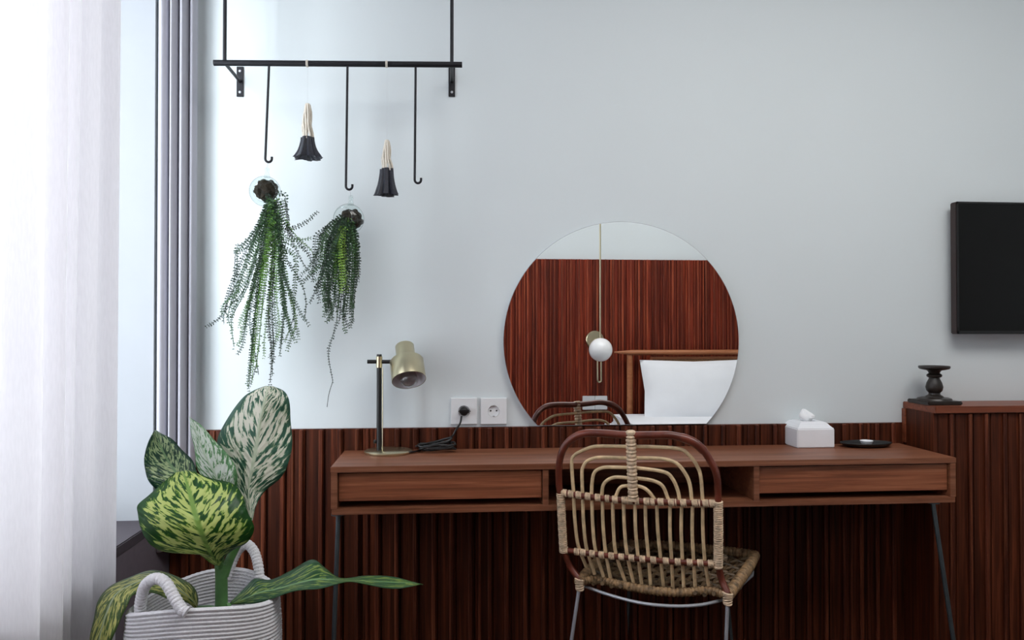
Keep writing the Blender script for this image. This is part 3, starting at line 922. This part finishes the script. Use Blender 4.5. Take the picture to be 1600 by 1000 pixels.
L2 = [
    (((536, 335), (512, 356), (494, 370), (492, 405), (488, 440)), 2),
    (((538, 338), (508, 362), (498, 395), (486, 425), (474, 440)), 0),
    (((540, 340), (515, 368), (508, 410), (500, 440), (508, 470)), 0),
    (((536, 342), (518, 372), (508, 420), (495, 448), (490, 462), (484, 473)), 2),
    (((503, 440), (494, 450), (498, 462), (499, 473)), 2),
    (((541, 340), (522, 375), (516, 430), (512, 480), (514, 500)), 0),
    (((542, 340), (530, 380), (524, 440), (518, 490), (510, 503)), 1),
    (((544, 342), (536, 380), (532, 440), (526, 500)), 1),
    (((545, 345), (540, 390), (540, 450), (536, 500), (541, 520)), 1),
    (((547, 345), (550, 400), (548, 450), (545, 490)), 0),
    (((548, 345), (556, 380), (555, 430), (550, 480), (548, 512)), 0),
    (((549, 345), (560, 385), (561, 420), (560, 440)), 2),
    (((548, 345), (555, 400), (552, 450), (550, 485)), 1),
    (((538, 350), (530, 375), (534, 420), (533, 457)), 4),
    (((538, 352), (525, 385), (530, 425), (529, 450)), 4),
    (((541, 355), (538, 390), (540, 430), (541, 456)), 4),
    (((546, 350), (551, 375), (553, 400), (552, 430)), 3),
    (((538, 345), (520, 390), (513, 440), (520, 500)), 0),
    (((540, 345), (526, 400), (522, 450), (528, 495)), 2),
    (((540, 350), (534, 420), (533, 470), (530, 505)), 2),
    (((535, 340), (505, 372), (498, 415), (480, 436)), 0),
    (((534, 345), (511, 385), (503, 430), (490, 438)), 1),
    (((543, 348), (546, 420), (543, 470), (538, 498)), 1),
    (((544, 340), (552, 362), (556, 400), (558, 430)), 3),
    (((534, 350), (518, 400), (507, 445), (507, 480)), 1),
    (((537, 350), (522, 410), (514, 455), (506, 495)), 1),
]
for i, (px, m_) in enumerate(L2):
    frond(tp2, px, BY - .035, BY + rg.uniform(-.05, .01), M['frond%d' % m_], 300 + i, 0.0125 if m_ != 4 else .014, 1)
    if i not in (3, 4, 0, 11):
        j = rg.uniform(-6, 6)
        px2 = [(a + j * f + rg.uniform(-1, 1), b_ - 10 * f) for (a, b_), f in zip(px, [k / (len(px) - 1) for k in range(len(px))])]
        frond(tp2, px2, BY - .035, BY + rg.uniform(-.05, .015), M['frond%d' % rg.choice((0, 1, 0, 2))] if m_ != 4 else M['frond3'], 400 + i, .0125)
frond(tp2, ((527, 500), (520, 525), (513, 548), (515, 570), (519, 590), (520, 598)), BY - .01, BY - .01, M['frond2'], 500, .0085)
frond(tp2, ((520, 596), (514, 615), (511, 636)), BY - .01, BY - .01, M['frond2'], 501, .0018)

# ------------------------------------------------------------------ rattan chair (back towards the room, turned to the left)
CL, CR = at(876, 772, -.35), at(1122, 786, -.50)
zc = (CL.z + CR.z) / 2
ud = Vector((CR.x - CL.x, CR.y - CL.y, 0)).normalized()          # along the back, left to right
fd = Vector((-ud.y, ud.x, 0))                                   # forward, into the desk
lean = math.radians(9)
upv = (Vector((0, 0, 1)) * math.cos(lean) - fd * math.sin(lean))
nb = ud.cross(upv)
P0 = Vector(((CL.x + CR.x) / 2, (CL.y + CR.y) / 2, zc))
cp = lambda x, y, off=0.0: at_plane(x, y, P0, nb) + fd * off
SZ = .435
sc_ = P0 + fd * .24; sc_.z = 0
chair = thing('rattan_chair', sc_, 'open back rattan chair on thin steel legs, pulled up to the desk', 'chair')
K = 2.07 / 1200
def part(name, pts, r, mat, sides=10, parent=None, n=6):
    bm = BM(); tube(bm, catmull(pts, n), r, sides); return obj(name, bm, mat, parent or chair)
frm = [(876, 775), (873.5, 756), (873.6, 727), (879, 704), (892, 687), (912, 677.5), (940, 677), (980, 680), (1020, 680), (1050, 680.5), (1080, 689), (1099, 704), (1111, 722), (1119, 740), (1121.5, 760), (1122, 788)]
part('back_frame', [cp(*q) for q in frm], lambda f, L: K * (5.2 + 1.1 * math.sin(PI * f) + (.9 if .68 < f < .78 else 0)), M['cane'], 14, None, 8)
def ridged(pts, r, pitch, mat, name, sides=12, amp=.27):
    P3 = resample(catmull(pts, 6), pitch / 4)
    bm = BM(); tube(bm, P3, lambda f, L: r * (1 - amp + amp * abs(math.sin(PI * L / pitch)) ** .6 + .03 * math.sin(L * 900)), sides)
    return obj(name, bm, mat, chair)
ridged([cp(876, 770), cp(878, 815), cp(880.5, 863)], 7.2 * K, .0052, M['wrap'], 'wrapped_upright')
ridged([cp(1122, 783), cp(1122.5, 835), cp(1122, 887)], 7.6 * K, .0052, M['wrap'], 'wrapped_upright')
ridged([cp(985.5, 673, -.002), cp(987, 720, -.003), cp(989.5, 781, -.003)], 8.4 * K, .0105, M['wrap'], 'wrapped_post')
def wraps(rail, groups, r, name='binding'):
    """bands of split rattan wound round a rail"""
    bm = BM()
    P3 = resample(catmull(rail, 6), .002)
    n = len(P3)
    for f0, cnt in groups:
        for k in range(cnt):
            i = min(n - 2, max(1, int(f0 * n) + int(k * 2.3)))
            c, t = P3[i], (P3[i + 1] - P3[i - 1]).normalized()
            t = (t + upv * .12).normalized()
            e1 = t.orthogonal().normalized(); e2 = t.cross(e1)
            tube(bm, [c + (e1 * math.cos(q) + e2 * math.sin(q)) * r for q in [2 * PI * j / 14 for j in range(14)]], .0020, 6, closed=True)
    return obj(name, bm, M['wrap'], chair)
upr = [cp(876, 769.5), cp(925, 776.5), cp(978, 782), cp(1045, 785), cp(1122, 787)]
lwr = [cp(880, 859), cp(940, 867), cp(1009, 874), cp(1060, 878), cp(1122, 881)]
part('upper_rail', upr, 5.0 * K, M['cane']); part('lower_rail', lwr, 4.6 * K, M['cane'])
wraps(upr, [(.01, 4), (.06, 4), (.11, 4), (.17, 4), (.235, 4), (.30, 3), (.345, 4), (.405, 4), (.44, 4), (.49, 3), (.545, 4), (.59, 3), (.635, 4), (.70, 5), (.775, 4), (.845, 5), (.91, 5), (.96, 4)], 5.4 * K)
wraps(lwr, [(.01, 3), (.08, 4), (.125, 4), (.185, 4), (.245, 4), (.31, 4), (.375, 4), (.44, 4), (.51, 4), (.58, 4), (.66, 4), (.735, 4), (.81, 4), (.875, 4), (.94, 6)], 5.0 * K)
arcs = [
    [(896, 770), (894, 745), (893, 720), (897, 712), (906, 706), (924, 699), (940, 697.5), (979, 698), (1020, 698.5), (1062, 702), (1078, 713), (1089, 728), (1095, 746), (1098, 784)],
    [(910, 772), (909, 740), (911, 729), (917, 721), (929, 716), (945, 715), (979, 716), (1015, 716), (1040, 718), (1058, 725), (1071, 741), (1078, 758), (1081, 784)],
    [(924, 773), (925, 753), (929, 738), (942, 731), (960, 730.5), (979, 731), (1000, 732), (1038, 738), (1051, 749), (1059, 767), (1062, 784)],
    [(940, 775), (942, 759), (950, 750), (962, 746), (979, 747), (1000, 748), (1022, 752), (1036, 761), (1045, 784)],
    [(961, 778), (968, 763), (979, 759.5), (1000, 760.5), (1013, 768), (1025, 784)],
]
for a in arcs: part('arch', [cp(*q, .003) for q in a], 2.9 * K, M['rattan'], 8)
sp = [((896, 776), (903, 852), (915, 888)), ((910, 778), (916, 856), (928, 899)), ((924.5, 780), (930, 859), (942, 903)), ((941, 782), (946, 863), (953, 906)),
      ((957, 783), (962, 865), (976, 911)), ((974, 785), (979.6, 867), (989, 913)), ((992, 787), (996.5, 868), (1002, 916)), ((1008, 787), (1013, 870), (1016, 917)),
      ((1026, 787), (1032, 872), (1036, 919)), ((1047, 787), (1049, 872), (1051, 921)), ((1065, 787), (1066, 872), (1068, 921)), ((1082, 787), (1083.5, 874), (1086, 919)), ((1098, 787), (1101, 874), (1107, 917))]
for a, b_, c in sp:
    mid = ((a[0] + b_[0]) / 2 - 1.2, (a[1] + b_[1]) / 2)
    part('spindle', [cp(*a, .003), cp(*mid, .001), cp(*b_, .003), cp(*c, .012)], 2.9 * K, M['rattan'], 8)
# seat: bound rim and woven rows
hz = Vector((0, 0, SZ))
fl = lambda x, y, z=SZ: at_plane(x, y, Vector((0, 0, z)), Vector((0, 0, 1)))
rl, rr2 = fl(906, 908), fl(1137, 930)
fr_ = fl(1180, 872)
fwd = (fr_ - rr2)
fl_ = rl + fwd * 1.02 - ud * .03
part('rear_post', [cp(1122, 880), cp(1127, 905, .005), rr2 + Vector((0, 0, .004))], 5.6 * K, M['cane'])
part('rear_post', [cp(880.5, 858), cp(890, 885, .005), rl + Vector((0, 0, .004))], 5.4 * K, M['cane'])
bow = [rl, fl(935, 906), fl(975, 915), fl(1020, 923), fl(1065, 926), fl(1105, 923), rr2]
ridged(bow, .0125, .0105, M['weave'], 'seat_rear_rim', 10, .3)
rim = catmull([rr2, rr2.lerp(fr_, .5) + ud * .004, fr_ - fwd * .08, fr_ - fwd * .0 - ud * .025, (fr_ + fl_) / 2 + fwd * .04, fl_ + ud * .025, fl_ - fwd * .08, rl.lerp(fl_, .5) - ud * .004, rl], 8)
rim = [p + Vector((0, 0, .012 * math.sin(PI * min(1, i / len(rim))))) for i, p in enumerate(rim)]
ridged(rim[::4] + [rim[-1]], .0165, .0105, M['weave'], 'seat_rim', 10, .22)
# drop roll of the front edge
bm = BM()
cnt = 11
for j in range(cnt):
    f = (j + .7) / (cnt + .5)
    a_, b_ = rl.lerp(fl_, f), rr2.lerp(fr_, f)
    sag = .0
    pts = []
    for i in range(31):
        t = i / 30
        p = a_.lerp(b_, t)
        back = (bow[3] - rl.lerp(rr2, .5)) * math.sin(PI * t) * (1 - f) ** 2
        p = p + back + Vector((0, 0, .0045 * math.sin(i * 1.57 * 2 / 2 + j * PI) - .012 * math.sin(PI * t) * math.sin(PI * f)))
        pts.append(p)
    tube(bm, pts, lambda f_, L, jj=j: .0068 * (.82 + .25 * math.sin(L * 300 + jj * 2)), 7)
obj('woven_seat_row', bm, M['weave_shaded'], chair)['kind'] = 'stuff'
bm = BM()
for i in range(16):
    t = (i + .5) / 16
    a_, b_ = rl.lerp(rr2, t) + (bow[3] - rl.lerp(rr2, .5)) * math.sin(PI * t), fl_.lerp(fr_, t)
    tube(bm, [a_.lerp(b_, k / 14) + Vector((0, 0, .0045 * math.sin(k * PI + i * PI + .5) - .012 * math.sin(PI * t) * math.sin(PI * k / 14))) for k in range(15)], .006, 6)
obj('seat_warp', bm, M['weave_shaded'], chair)['kind'] = 'stuff'
# steel under frame
zr = SZ - .022
ringp = [fl(908, 914, zr), fl(950, 929, zr), fl(1000, 942, zr), (fl(1050, 947, zr)), fl(1095, 945, zr), fl(1135, 936, zr)]
ring2 = [ringp[-1], rr2.lerp(fr_, .5) + Vector((0, 0, -.026)), fr_ - fwd * .06 - ud * .03 + Vector((0, 0, -.026)), fl_ - fwd * .06 + ud * .03 + Vector((0, 0, -.026)), rl.lerp(fl_, .5) + Vector((0, 0, -.026)), ringp[0]]
bm = BM(); tube(bm, catmull(ringp, 6), .0045, 8); tube(bm, catmull(ring2, 4), .0045, 8); obj('steel_ring', bm, M['steel'], chair)
for p, px in ((rl, (893, 1000)), (rr2, (1134.5, 1000)), (fl_ - fwd * .06 + ud * .05, None), (fr_ - fwd * .06 - ud * .09, None)):
    s = p + Vector((0, 0, -.004))
    if px:
        e_ = at(px[0], px[1], p.y - .012)
        d = (e_ - s); foot = s + d * ((s.z - .001) / -d.z)
    else: foot = Vector((p.x, p.y, .001)) + (fwd.normalized() * .04) + (ud * (.03 if p.x > .8 else -.03))
    bm = BM(); tube(bm, [s, foot], .0052, 10)
    lathe(bm, [(0, 0), (.008, 0), (.008, .006), (.005, .01)], place(foot - Vector((0, 0, .0005))), 10)
    lg = obj('leg', bm, M['steel'] if px else M['dark_steel'], chair)  # front legs take a darker steel, painting in the shade under the desk
    bm = BM()
    for k in range(6):
        c = s + Vector((0, 0, -.018 + .0055 * k))
        tube(bm, [c + Vector((.0095 * (1 + .06 * k) * math.cos(q), .0095 * (1 + .06 * k) * math.sin(q), .002 * math.sin(q + k))) for q in [2 * PI * j / 12 for j in range(12)]], .0032, 6, closed=True)
    obj('leg_binding', bm, M['wrap'], lg)

# ------------------------------------------------------------------ rope basket
BC = Vector((at(320, 925, -.78).x, -.78, 0))
RB, BH = .151, .582
bas = thing('rope_basket', (BC.x, BC.y, 0), 'white coiled rope basket with two rope handles, holding the variegated plant', 'basket')
tilt = lambda x, y: -.0225 + .006 * (x - BC.x) / RB + .031 * min(1.2, ((y - BC.y) / RB) ** 2) - .005 * (y - BC.y) / RB
PITCHC = .0079
bm = BM()
ncoil = int(BH / PITCHC)
prof = []
sub = 5
for i in range(ncoil * sub + 1):
    z = .001 + i / sub * PITCHC * (BH / (ncoil * PITCHC))
    q = (i % sub) / sub
    f = z / BH
    rad = RB * (.90 + .13 * math.sin(PI * min(1, f * .62 + .05)) ** .8) * 1.0
    if f > .9: rad += (RB - rad) * (f - .9) / .1
    prof.append((rad + .0036 * math.sin(PI * q), z))
inner = [(r - .0095, z) for r, z in prof[::-1] if z > .02]
full = [(0, .001)] + prof + [(prof[-1][0] - .004, BH + .004)] + inner + [(0, .022)]
nA = 168
lathe(bm, full, place((BC.x, BC.y, 0)), nA)
for v in bm.verts:
    a = math.atan2(v.co.y - BC.y, v.co.x - BC.x)
    row = int(v.co.z / PITCHC)
    d = .0009 * math.sin(84 * a + row * 1.7 + v.co.z * 320)
    wob = .0022 * noise.noise(Vector((math.cos(a) * 2, math.sin(a) * 2, v.co.z * 5)))
    rr_ = math.hypot(v.co.x - BC.x, v.co.y - BC.y)
    if rr_ > .03:
        v.co.x += math.cos(a) * (d + wob); v.co.y += math.sin(a) * (d + wob)
    v.co.z += tilt(v.co.x, v.co.y) * max(0, v.co.z / BH)
obj('coiled_body', bm, M['rope'], bas)
def handle(pts):
    P3 = resample(catmull(pts, 10), .0016)
    bm = BM(); tube(bm, P3, lambda f, L: .0118 * (.86 + .14 * abs(math.sin(PI * L / .0075)) ** .7), 14)
    return obj('handle', bm, M['rope'], bas)
handle([at(219, 958, -.865), at(220, 940, -.872), at(227, 915, -.885), at(243, 904, -.90), at(259, 911, -.912), at(272, 933, -.925), at(284, 952, -.935), at(292, 957, -.937)])
handle([at(352, 905, -.64), at(360, 885, -.635), at(372, 860, -.63), at(386, 851, -.635), at(397, 862, -.645), at(403, 882, -.66), at(406, 906, -.67)])

# ------------------------------------------------------------------ variegated plant
pl = thing('variegated_plant', (BC.x, BC.y, .03), 'leafy potted plant with big green and cream variegated leaves in basket', 'plant')
bm = BM(); lathe(bm, [(0, .03), (.10, .03), (.116, .05), (.116, .38), (.11, .385), (0, .39)], place((BC.x, BC.y, 0)), 36); obj('soil', bm, M['soil'], pl)
SY = -.79
bm = BM()
st = [Vector((at(346, 960, SY).x, SY, .38)), at(346, 940, SY), at(346, 905, SY), at(345, 882, SY - .003)]
tube(bm, catmull(st, 6), lambda f, L: .0145 - .002 * f, 16); obj('stalk', bm, M['stem'], pl)
def stalk2(pts, r0, r1):
    bm = BM(); tube(bm, catmull(pts, 6), lambda f, L: r0 + (r1 - r0) * f, 10); obj('leaf_stem', bm, M['stem'], pl)
stalk2([at(346, 893, SY), at(341, 876, SY - .02), at(334, 868, SY - .028)], .009, .005)
stalk2([at(349, 900, SY), at(360, 872, SY + .01), at(378, 838, SY + .02), at(390, 808, SY + .03)], .011, .006)
stalk2([at(343, 898, SY), at(347, 860, SY + .012), at(358, 812, SY + .015)], .008, .004)
stalk2([at(342, 898, SY), at(338, 860, SY + .02), at(331, 812, SY + .03)], .007, .004)
stalk2([at(343, 955, SY + .02), at(328, 950, SY + .015), at(309, 950, SY + .02)], .007, .005)
stalk2([at(348, 955, SY), at(353, 950, SY - .003), at(358, 945, SY - .005)], .008, .006)
def leaf(stn, yL, yM, yR, mat, cup=0.0, wav=.0, seed=0, parent=None):
    """stn: (left, mid, right) edge points per station from base to tip; yL,yM,yR give each line its distance from the wall"""
    n = len(stn)
    lerp = lambda ys, f: (lambda g, i: ys[i] + (ys[i + 1] - ys[i]) * (g - i))(f * (len(ys) - 1) * .99999, int(f * (len(ys) - 1) * .99999))
    Ls, Ms_, Rs = ([], [], [])
    for i, (l, m_, r) in enumerate(stn):
        f = i / (n - 1)
        Ls.append(at(*l, lerp(yL, f))); Ms_.append(at(*m_, lerp(yM, f))); Rs.append(at(*r, lerp(yR, f)))
    k = 7
    Ls, Ms_, Rs = catmull(Ls, k), catmull(Ms_, k), catmull(Rs, k)
    bm = BM(); uvl = bm.loops.layers.uv.new('leaf')
    W = 7
    grid, uvs = [], []
    N_ = len(Ms_)
    for j in range(N_):
        v = j / (N_ - 1)
        row, ru = [], []
        for i in range(-W, W + 1):
            t = abs(i) / W
            E = Rs[j] if i > 0 else Ls[j]
            p = Ms_[j].lerp(E, t)
            wd = (E - Ms_[j]).length
            # blade bellies towards the viewer's side between midrib and rim, ripples at the rim
            p = p + Vector((0, -1, .25)) * (cup * wd * 4 * t * (1 - t)) + Vector((0, 1, .3)) * wav * t * t * math.sin(v * 19 + (2 if i > 0 else 0) + seed)
            row.append(bm.verts.new(p)); ru.append((.5 + .5 * i / W, v))
        grid.append(row); uvs.append(ru)
    for j in range(N_ - 1):
        for i in range(2 * W):
            try:
                f = bm.faces.new((grid[j][i], grid[j][i + 1], grid[j + 1][i + 1], grid[j + 1][i]))
            except ValueError: continue
            for lp, (a, b_) in zip(f.loops, ((j, i), (j, i + 1), (j + 1, i + 1), (j + 1, i))): lp[uvl].uv = uvs[a][b_]
    o = obj('leaf', bm, mat, pl)
    sd = o.modifiers.new('thickness', 'SOLIDIFY'); sd.thickness = .0011; sd.offset = 0
    return o
A = [((415, 604), (420, 603), (427, 604)), ((396, 610), (417, 612), (445, 614)), ((380, 621), (413, 628), (453, 630)), ((358, 650), (406, 660), (454, 660)), ((341, 684), (402, 690), (456, 695)),
     ((343, 712), (397, 716), (451, 722)), ((356, 738), (392, 740), (438, 747)), ((370, 765), (388, 766), (413, 769)), ((382, 793), (390, 792), (401, 788)), ((391, 814), (393, 814), (395, 813))]
leaf(A[::-1], [-.765, -.73, -.70, -.685], [-.76, -.745, -.725, -.69], [-.76, -.70, -.66, -.675], M['leaf_cream'], .05, .004, 1)
B = [((296, 652), (297, 652), (298, 653)), ((298, 668), (303, 667), (315, 666)), ((301, 688), (312, 690), (336, 688)), ((305, 710), (321, 713), (354, 709)), ((308, 730), (333, 735), (368, 730)), ((318, 752), (343, 757), (371, 752)), ((338, 782), (353, 782), (366, 778)), ((357, 812), (359, 812), (361, 812))]
leaf(B[::-1], [-.775, -.745, -.74], [-.775, -.765, -.75], [-.775, -.795, -.755], M['leaf_pale'], .06, .002, 2)
C_ = [((241, 673), (243, 672), (247, 673)), ((232, 690), (248, 690), (262, 683)), ((226, 716), (255, 706), (277, 694)), ((226, 735), (264, 722), (291, 709)), ((234, 752), (275, 738), (303, 725)), ((250, 770), (290, 758), (312, 745)), ((280, 790), (310, 785), (326, 772)), ((330, 815), (332, 813), (334, 811))]
leaf(C_[::-1], [-.765, -.79, -.77], [-.765, -.745, -.74], [-.76, -.72, -.72], M['leaf_dark'], .05, .003, 3)
D = [((273, 738), (286, 736), (300, 735)), ((256, 754), (291, 752), (334, 747)), ((236, 771), (297, 772), (363, 758)), ((217, 787), (302, 792), (380, 776)), ((214, 804), (308, 812), (388, 800)), ((220, 824), (315, 832), (396, 826)), ((240, 852), (322, 848), (388, 845)), ((268, 866), (329, 863), (366, 857)), ((308, 864), (335, 873), (349, 873)), ((336, 882), (341, 884), (345, 882))]
leaf(D[::-1], [-.81, -.86, -.90, -.86, -.80], [-.81, -.865, -.895, -.86, -.79], [-.81, -.82, -.84, -.82, -.785], M['leaf_lime'], .06, .005, 4)
F_ = [((308, 951), (310, 951), (306, 953)), ((309, 935), (299, 937), (289, 941)), ((299, 915), (281, 923), (269, 937)), ((271, 897), (256, 912), (247, 929)), ((239, 891), (228, 906), (224, 927)), ((205, 902), (202, 915), (207, 930)), ((172, 916), (182, 928), (200, 944)), ((154, 938), (170, 950), (189, 966)), ((146, 968), (160, 980), (178, 992)), ((140, 1003), (153, 1012), (166, 1020)), ((146, 1052), (148, 1054), (151, 1054))]
leaf(F_, [-.77, -.76, -.74, -.75, -.77, -.78], [-.77, -.80, -.80, -.82, -.84, -.83], [-.77, -.82, -.83, -.86, -.87, -.83], M['leaf_droop'], .04, .003, 5)
Hs = [((357, 944), (358, 945), (359, 946)), ((382, 920), (384, 935), (390, 943)), ((399, 904), (406, 926), (413, 938)), ((424, 904), (431, 921), (438, 932)), ((453, 893), (460, 913), (466, 924)), ((487, 876), (491, 906), (496, 919)), ((508, 886), (514, 906), (520, 914)), ((533, 902), (538, 907), (545, 911)), ((571, 901), (572, 908), (574, 914)), ((613, 902), (613, 910), (613, 918)), ((640, 906), (641, 911), (642, 917)), ((658, 912), (660, 913), (661, 915))]
leaf(Hs, [-.785, -.74, -.74, -.76, -.80, -.83], [-.785, -.79, -.80, -.81, -.82, -.83], [-.785, -.81, -.83, -.84, -.84, -.83], M['leaf_long'], .03, .004, 6)

# ------------------------------------------------------------------ what the mirror shows: bed, pillow, wall lamp, socket plate
Ym = MY - .014
def mpt(x, y, Y):
    p = at(x, y, 2 * Ym - Y); return Vector((p.x, Y, p.z))
# bed
hx0 = mpt(960, 548, YB + .09).x
bed = thing('bed', (2.0, -2.0, 0), 'low wooden bed with cane headboard and white linen, seen in round mirror', 'bed')
ht = mpt(1050, 547, YB + .08).z
bm = BM(); tube(bm, [Vector((hx0, YB + .085, ht - .014)), Vector((hx0 + .12, YB + .085, ht - .016)), Vector((2.95, YB + .085, ht - .016))], lambda f, L: min(.018, .006 + L * .12), 14); obj('head_rail', bm, M['headboard'], bed)
px_ = mpt(984, 600, YB + .07).x
for x in (px_, 2.85):
    bm = BM(); rod(bm, (x, YB + .07, .0), (x, YB + .07, ht - .02), .021, 14); obj('head_post', bm, M['headboard'], bed)
bm = BM(); box(bm, (px_ + .16, YB + .055, .45), (2.78, YB + .065, ht - .06)); obj('cane_panel', bm, M['cane_panel'], bed, False)
bm = BM(); box(bm, (px_ + .145, YB + .05, .45), (px_ + .16, YB + .075, ht - .045), .003); box(bm, (px_ + .16, YB + .05, ht - .062), (2.78, YB + .075, ht - .045), .003); obj('panel_frame', bm, M['headboard'], bed, False)
bx0 = mpt(962, 660, YB + .5).x
bm = BM(); box(bm, (bx0 + .03, YB + .10, .12), (2.9, YB + 1.5, .30), .01); obj('bed_frame', bm, M['headboard'], bed, False)
for x in (bx0 + .08, 2.82):
    for y in (YB + .16, YB + 1.42):
        bm = BM(); rod(bm, (x, y, 0), (x, y, .13), .025, 12); obj('leg', bm, M['headboard'], bed)
mt = mpt(1000, 655, YB + .45).z
bm = BM(); box(bm, (bx0, YB + .10, .30), (2.92, YB + 1.5, mt), .06, 5); obj('mattress', bm, M['linen'], bed)
def pillow(x0, x1, z0, z1, y, label):
    bm = BM(); nx, nz_ = 24, 18
    cx_, cz_ = (x0 + x1) / 2, (z0 + z1) / 2
    o_ = thing('pillow', (cx_, y, z0), label, 'pillow')
    for side in (-1, 1):
        g = []
        for j in range(nz_ + 1):
            row = []
            for i in range(nx + 1):
                u, v = 2 * i / nx - 1, 2 * j / nz_ - 1
                th = .085 * ((1 - u * u) * (1 - v * v)) ** .45
                su = 1 - .05 * (1 - abs(v)) * abs(u) ** 4; sv = 1 - .06 * (1 - abs(u)) * abs(v) ** 4
                wr = .006 * noise.noise(Vector((u * 4, v * 4, side)))
                p = Vector((cx_ + u * su * (x1 - x0) / 2, y + side * (th + wr * (1 - abs(u))) - .12 * v * .5, cz_ + v * sv * (z1 - z0) / 2))
                row.append(bm.verts.new(p))
            g.append(row)
        for j in range(nz_):
            for i in range(nx): bm.faces.new((g[j][i], g[j][i + 1], g[j + 1][i + 1], g[j + 1][i]))
    bmesh.ops.remove_doubles(bm, verts=bm.verts[:], dist=.0008)
    obj('pillow_case', bm, M['linen'], o_)
pyy = YB + .24
q0, q1 = mpt(1003, 563, pyy), mpt(1010, 655, pyy)
pillow(q0.x, q0.x + .74, q1.z - .015, q0.z, pyy, 'plump white pillow propped against headboard, seen in round mirror')
# brass pendant wall lamp
gy = -2.47
gc = mpt(938.5, 546.5, gy)
sl = thing('wall_lamp', (gc.x, YB, gc.z), 'brass stem wall lamp with white glass globe, seen in round mirror', 'lamp')
bm = BM(); bmesh.ops.create_uvsphere(bm, u_segments=36, v_segments=24, radius=.0765)
bmesh.ops.translate(bm, verts=bm.verts[:], vec=gc); obj('globe_shade', bm, M['globe'], sl)
gy2 = gy - .10
dk = mpt(929, 531, YB + .03)
bm = BM(); rod(bm, mpt(938, 560, gy2), Vector((mpt(938, 560, gy2).x, gy2, H)), .0055, 12); obj('stem', bm, M['brass'], sl)
hb = mpt(936.5, 594, gy2)
bm = BM()
for dx in (-.012, .012): rod(bm, Vector((hb.x + dx, gy2, hb.z)), Vector((hb.x + dx, gy2, gc.z - .02)), .0055, 10)
tube(bm, [Vector((hb.x - .012 * math.cos(t), gy2, hb.z - .012 * math.sin(t))) for t in [PI * i / 8 for i in range(9)]], .0055, 8)
obj('brass_loop', bm, M['brass'], sl)
bm = BM(); lathe(bm, [(0, 0), (.062, 0), (.062, .018), (.058, .022), (0, .022)], place((dk.x, YB + .028, dk.z), (0, 1, 0)), 36); obj('wall_disc', bm, M['brass'], sl)
bm = BM(); rod(bm, (dk.x, YB + .05, dk.z), (gc.x, gc.y - .05, gc.z), .008, 10); obj('arm', bm, M['brass'], sl)
# double plate by the bed
s0, s1 = mpt(910.5, 619, YB + .036), mpt(949, 640, YB + .036)
sp_ = thing('wall_socket', ((s0.x + s1.x) / 2, YB + .03, s1.z), 'white double socket plate on the panelling by the bed, seen in round mirror', 'socket')
xm = (s0.x + s1.x) / 2
for x0, x1 in ((s0.x, xm - .0008), (xm + .0008, s1.x)):
    bm = BM(); box(bm, (x0, YB + .016, s1.z), (x1, YB + .036, s0.z), .002); obj('cover_plate', bm, M['white_plastic'], sp_, False)
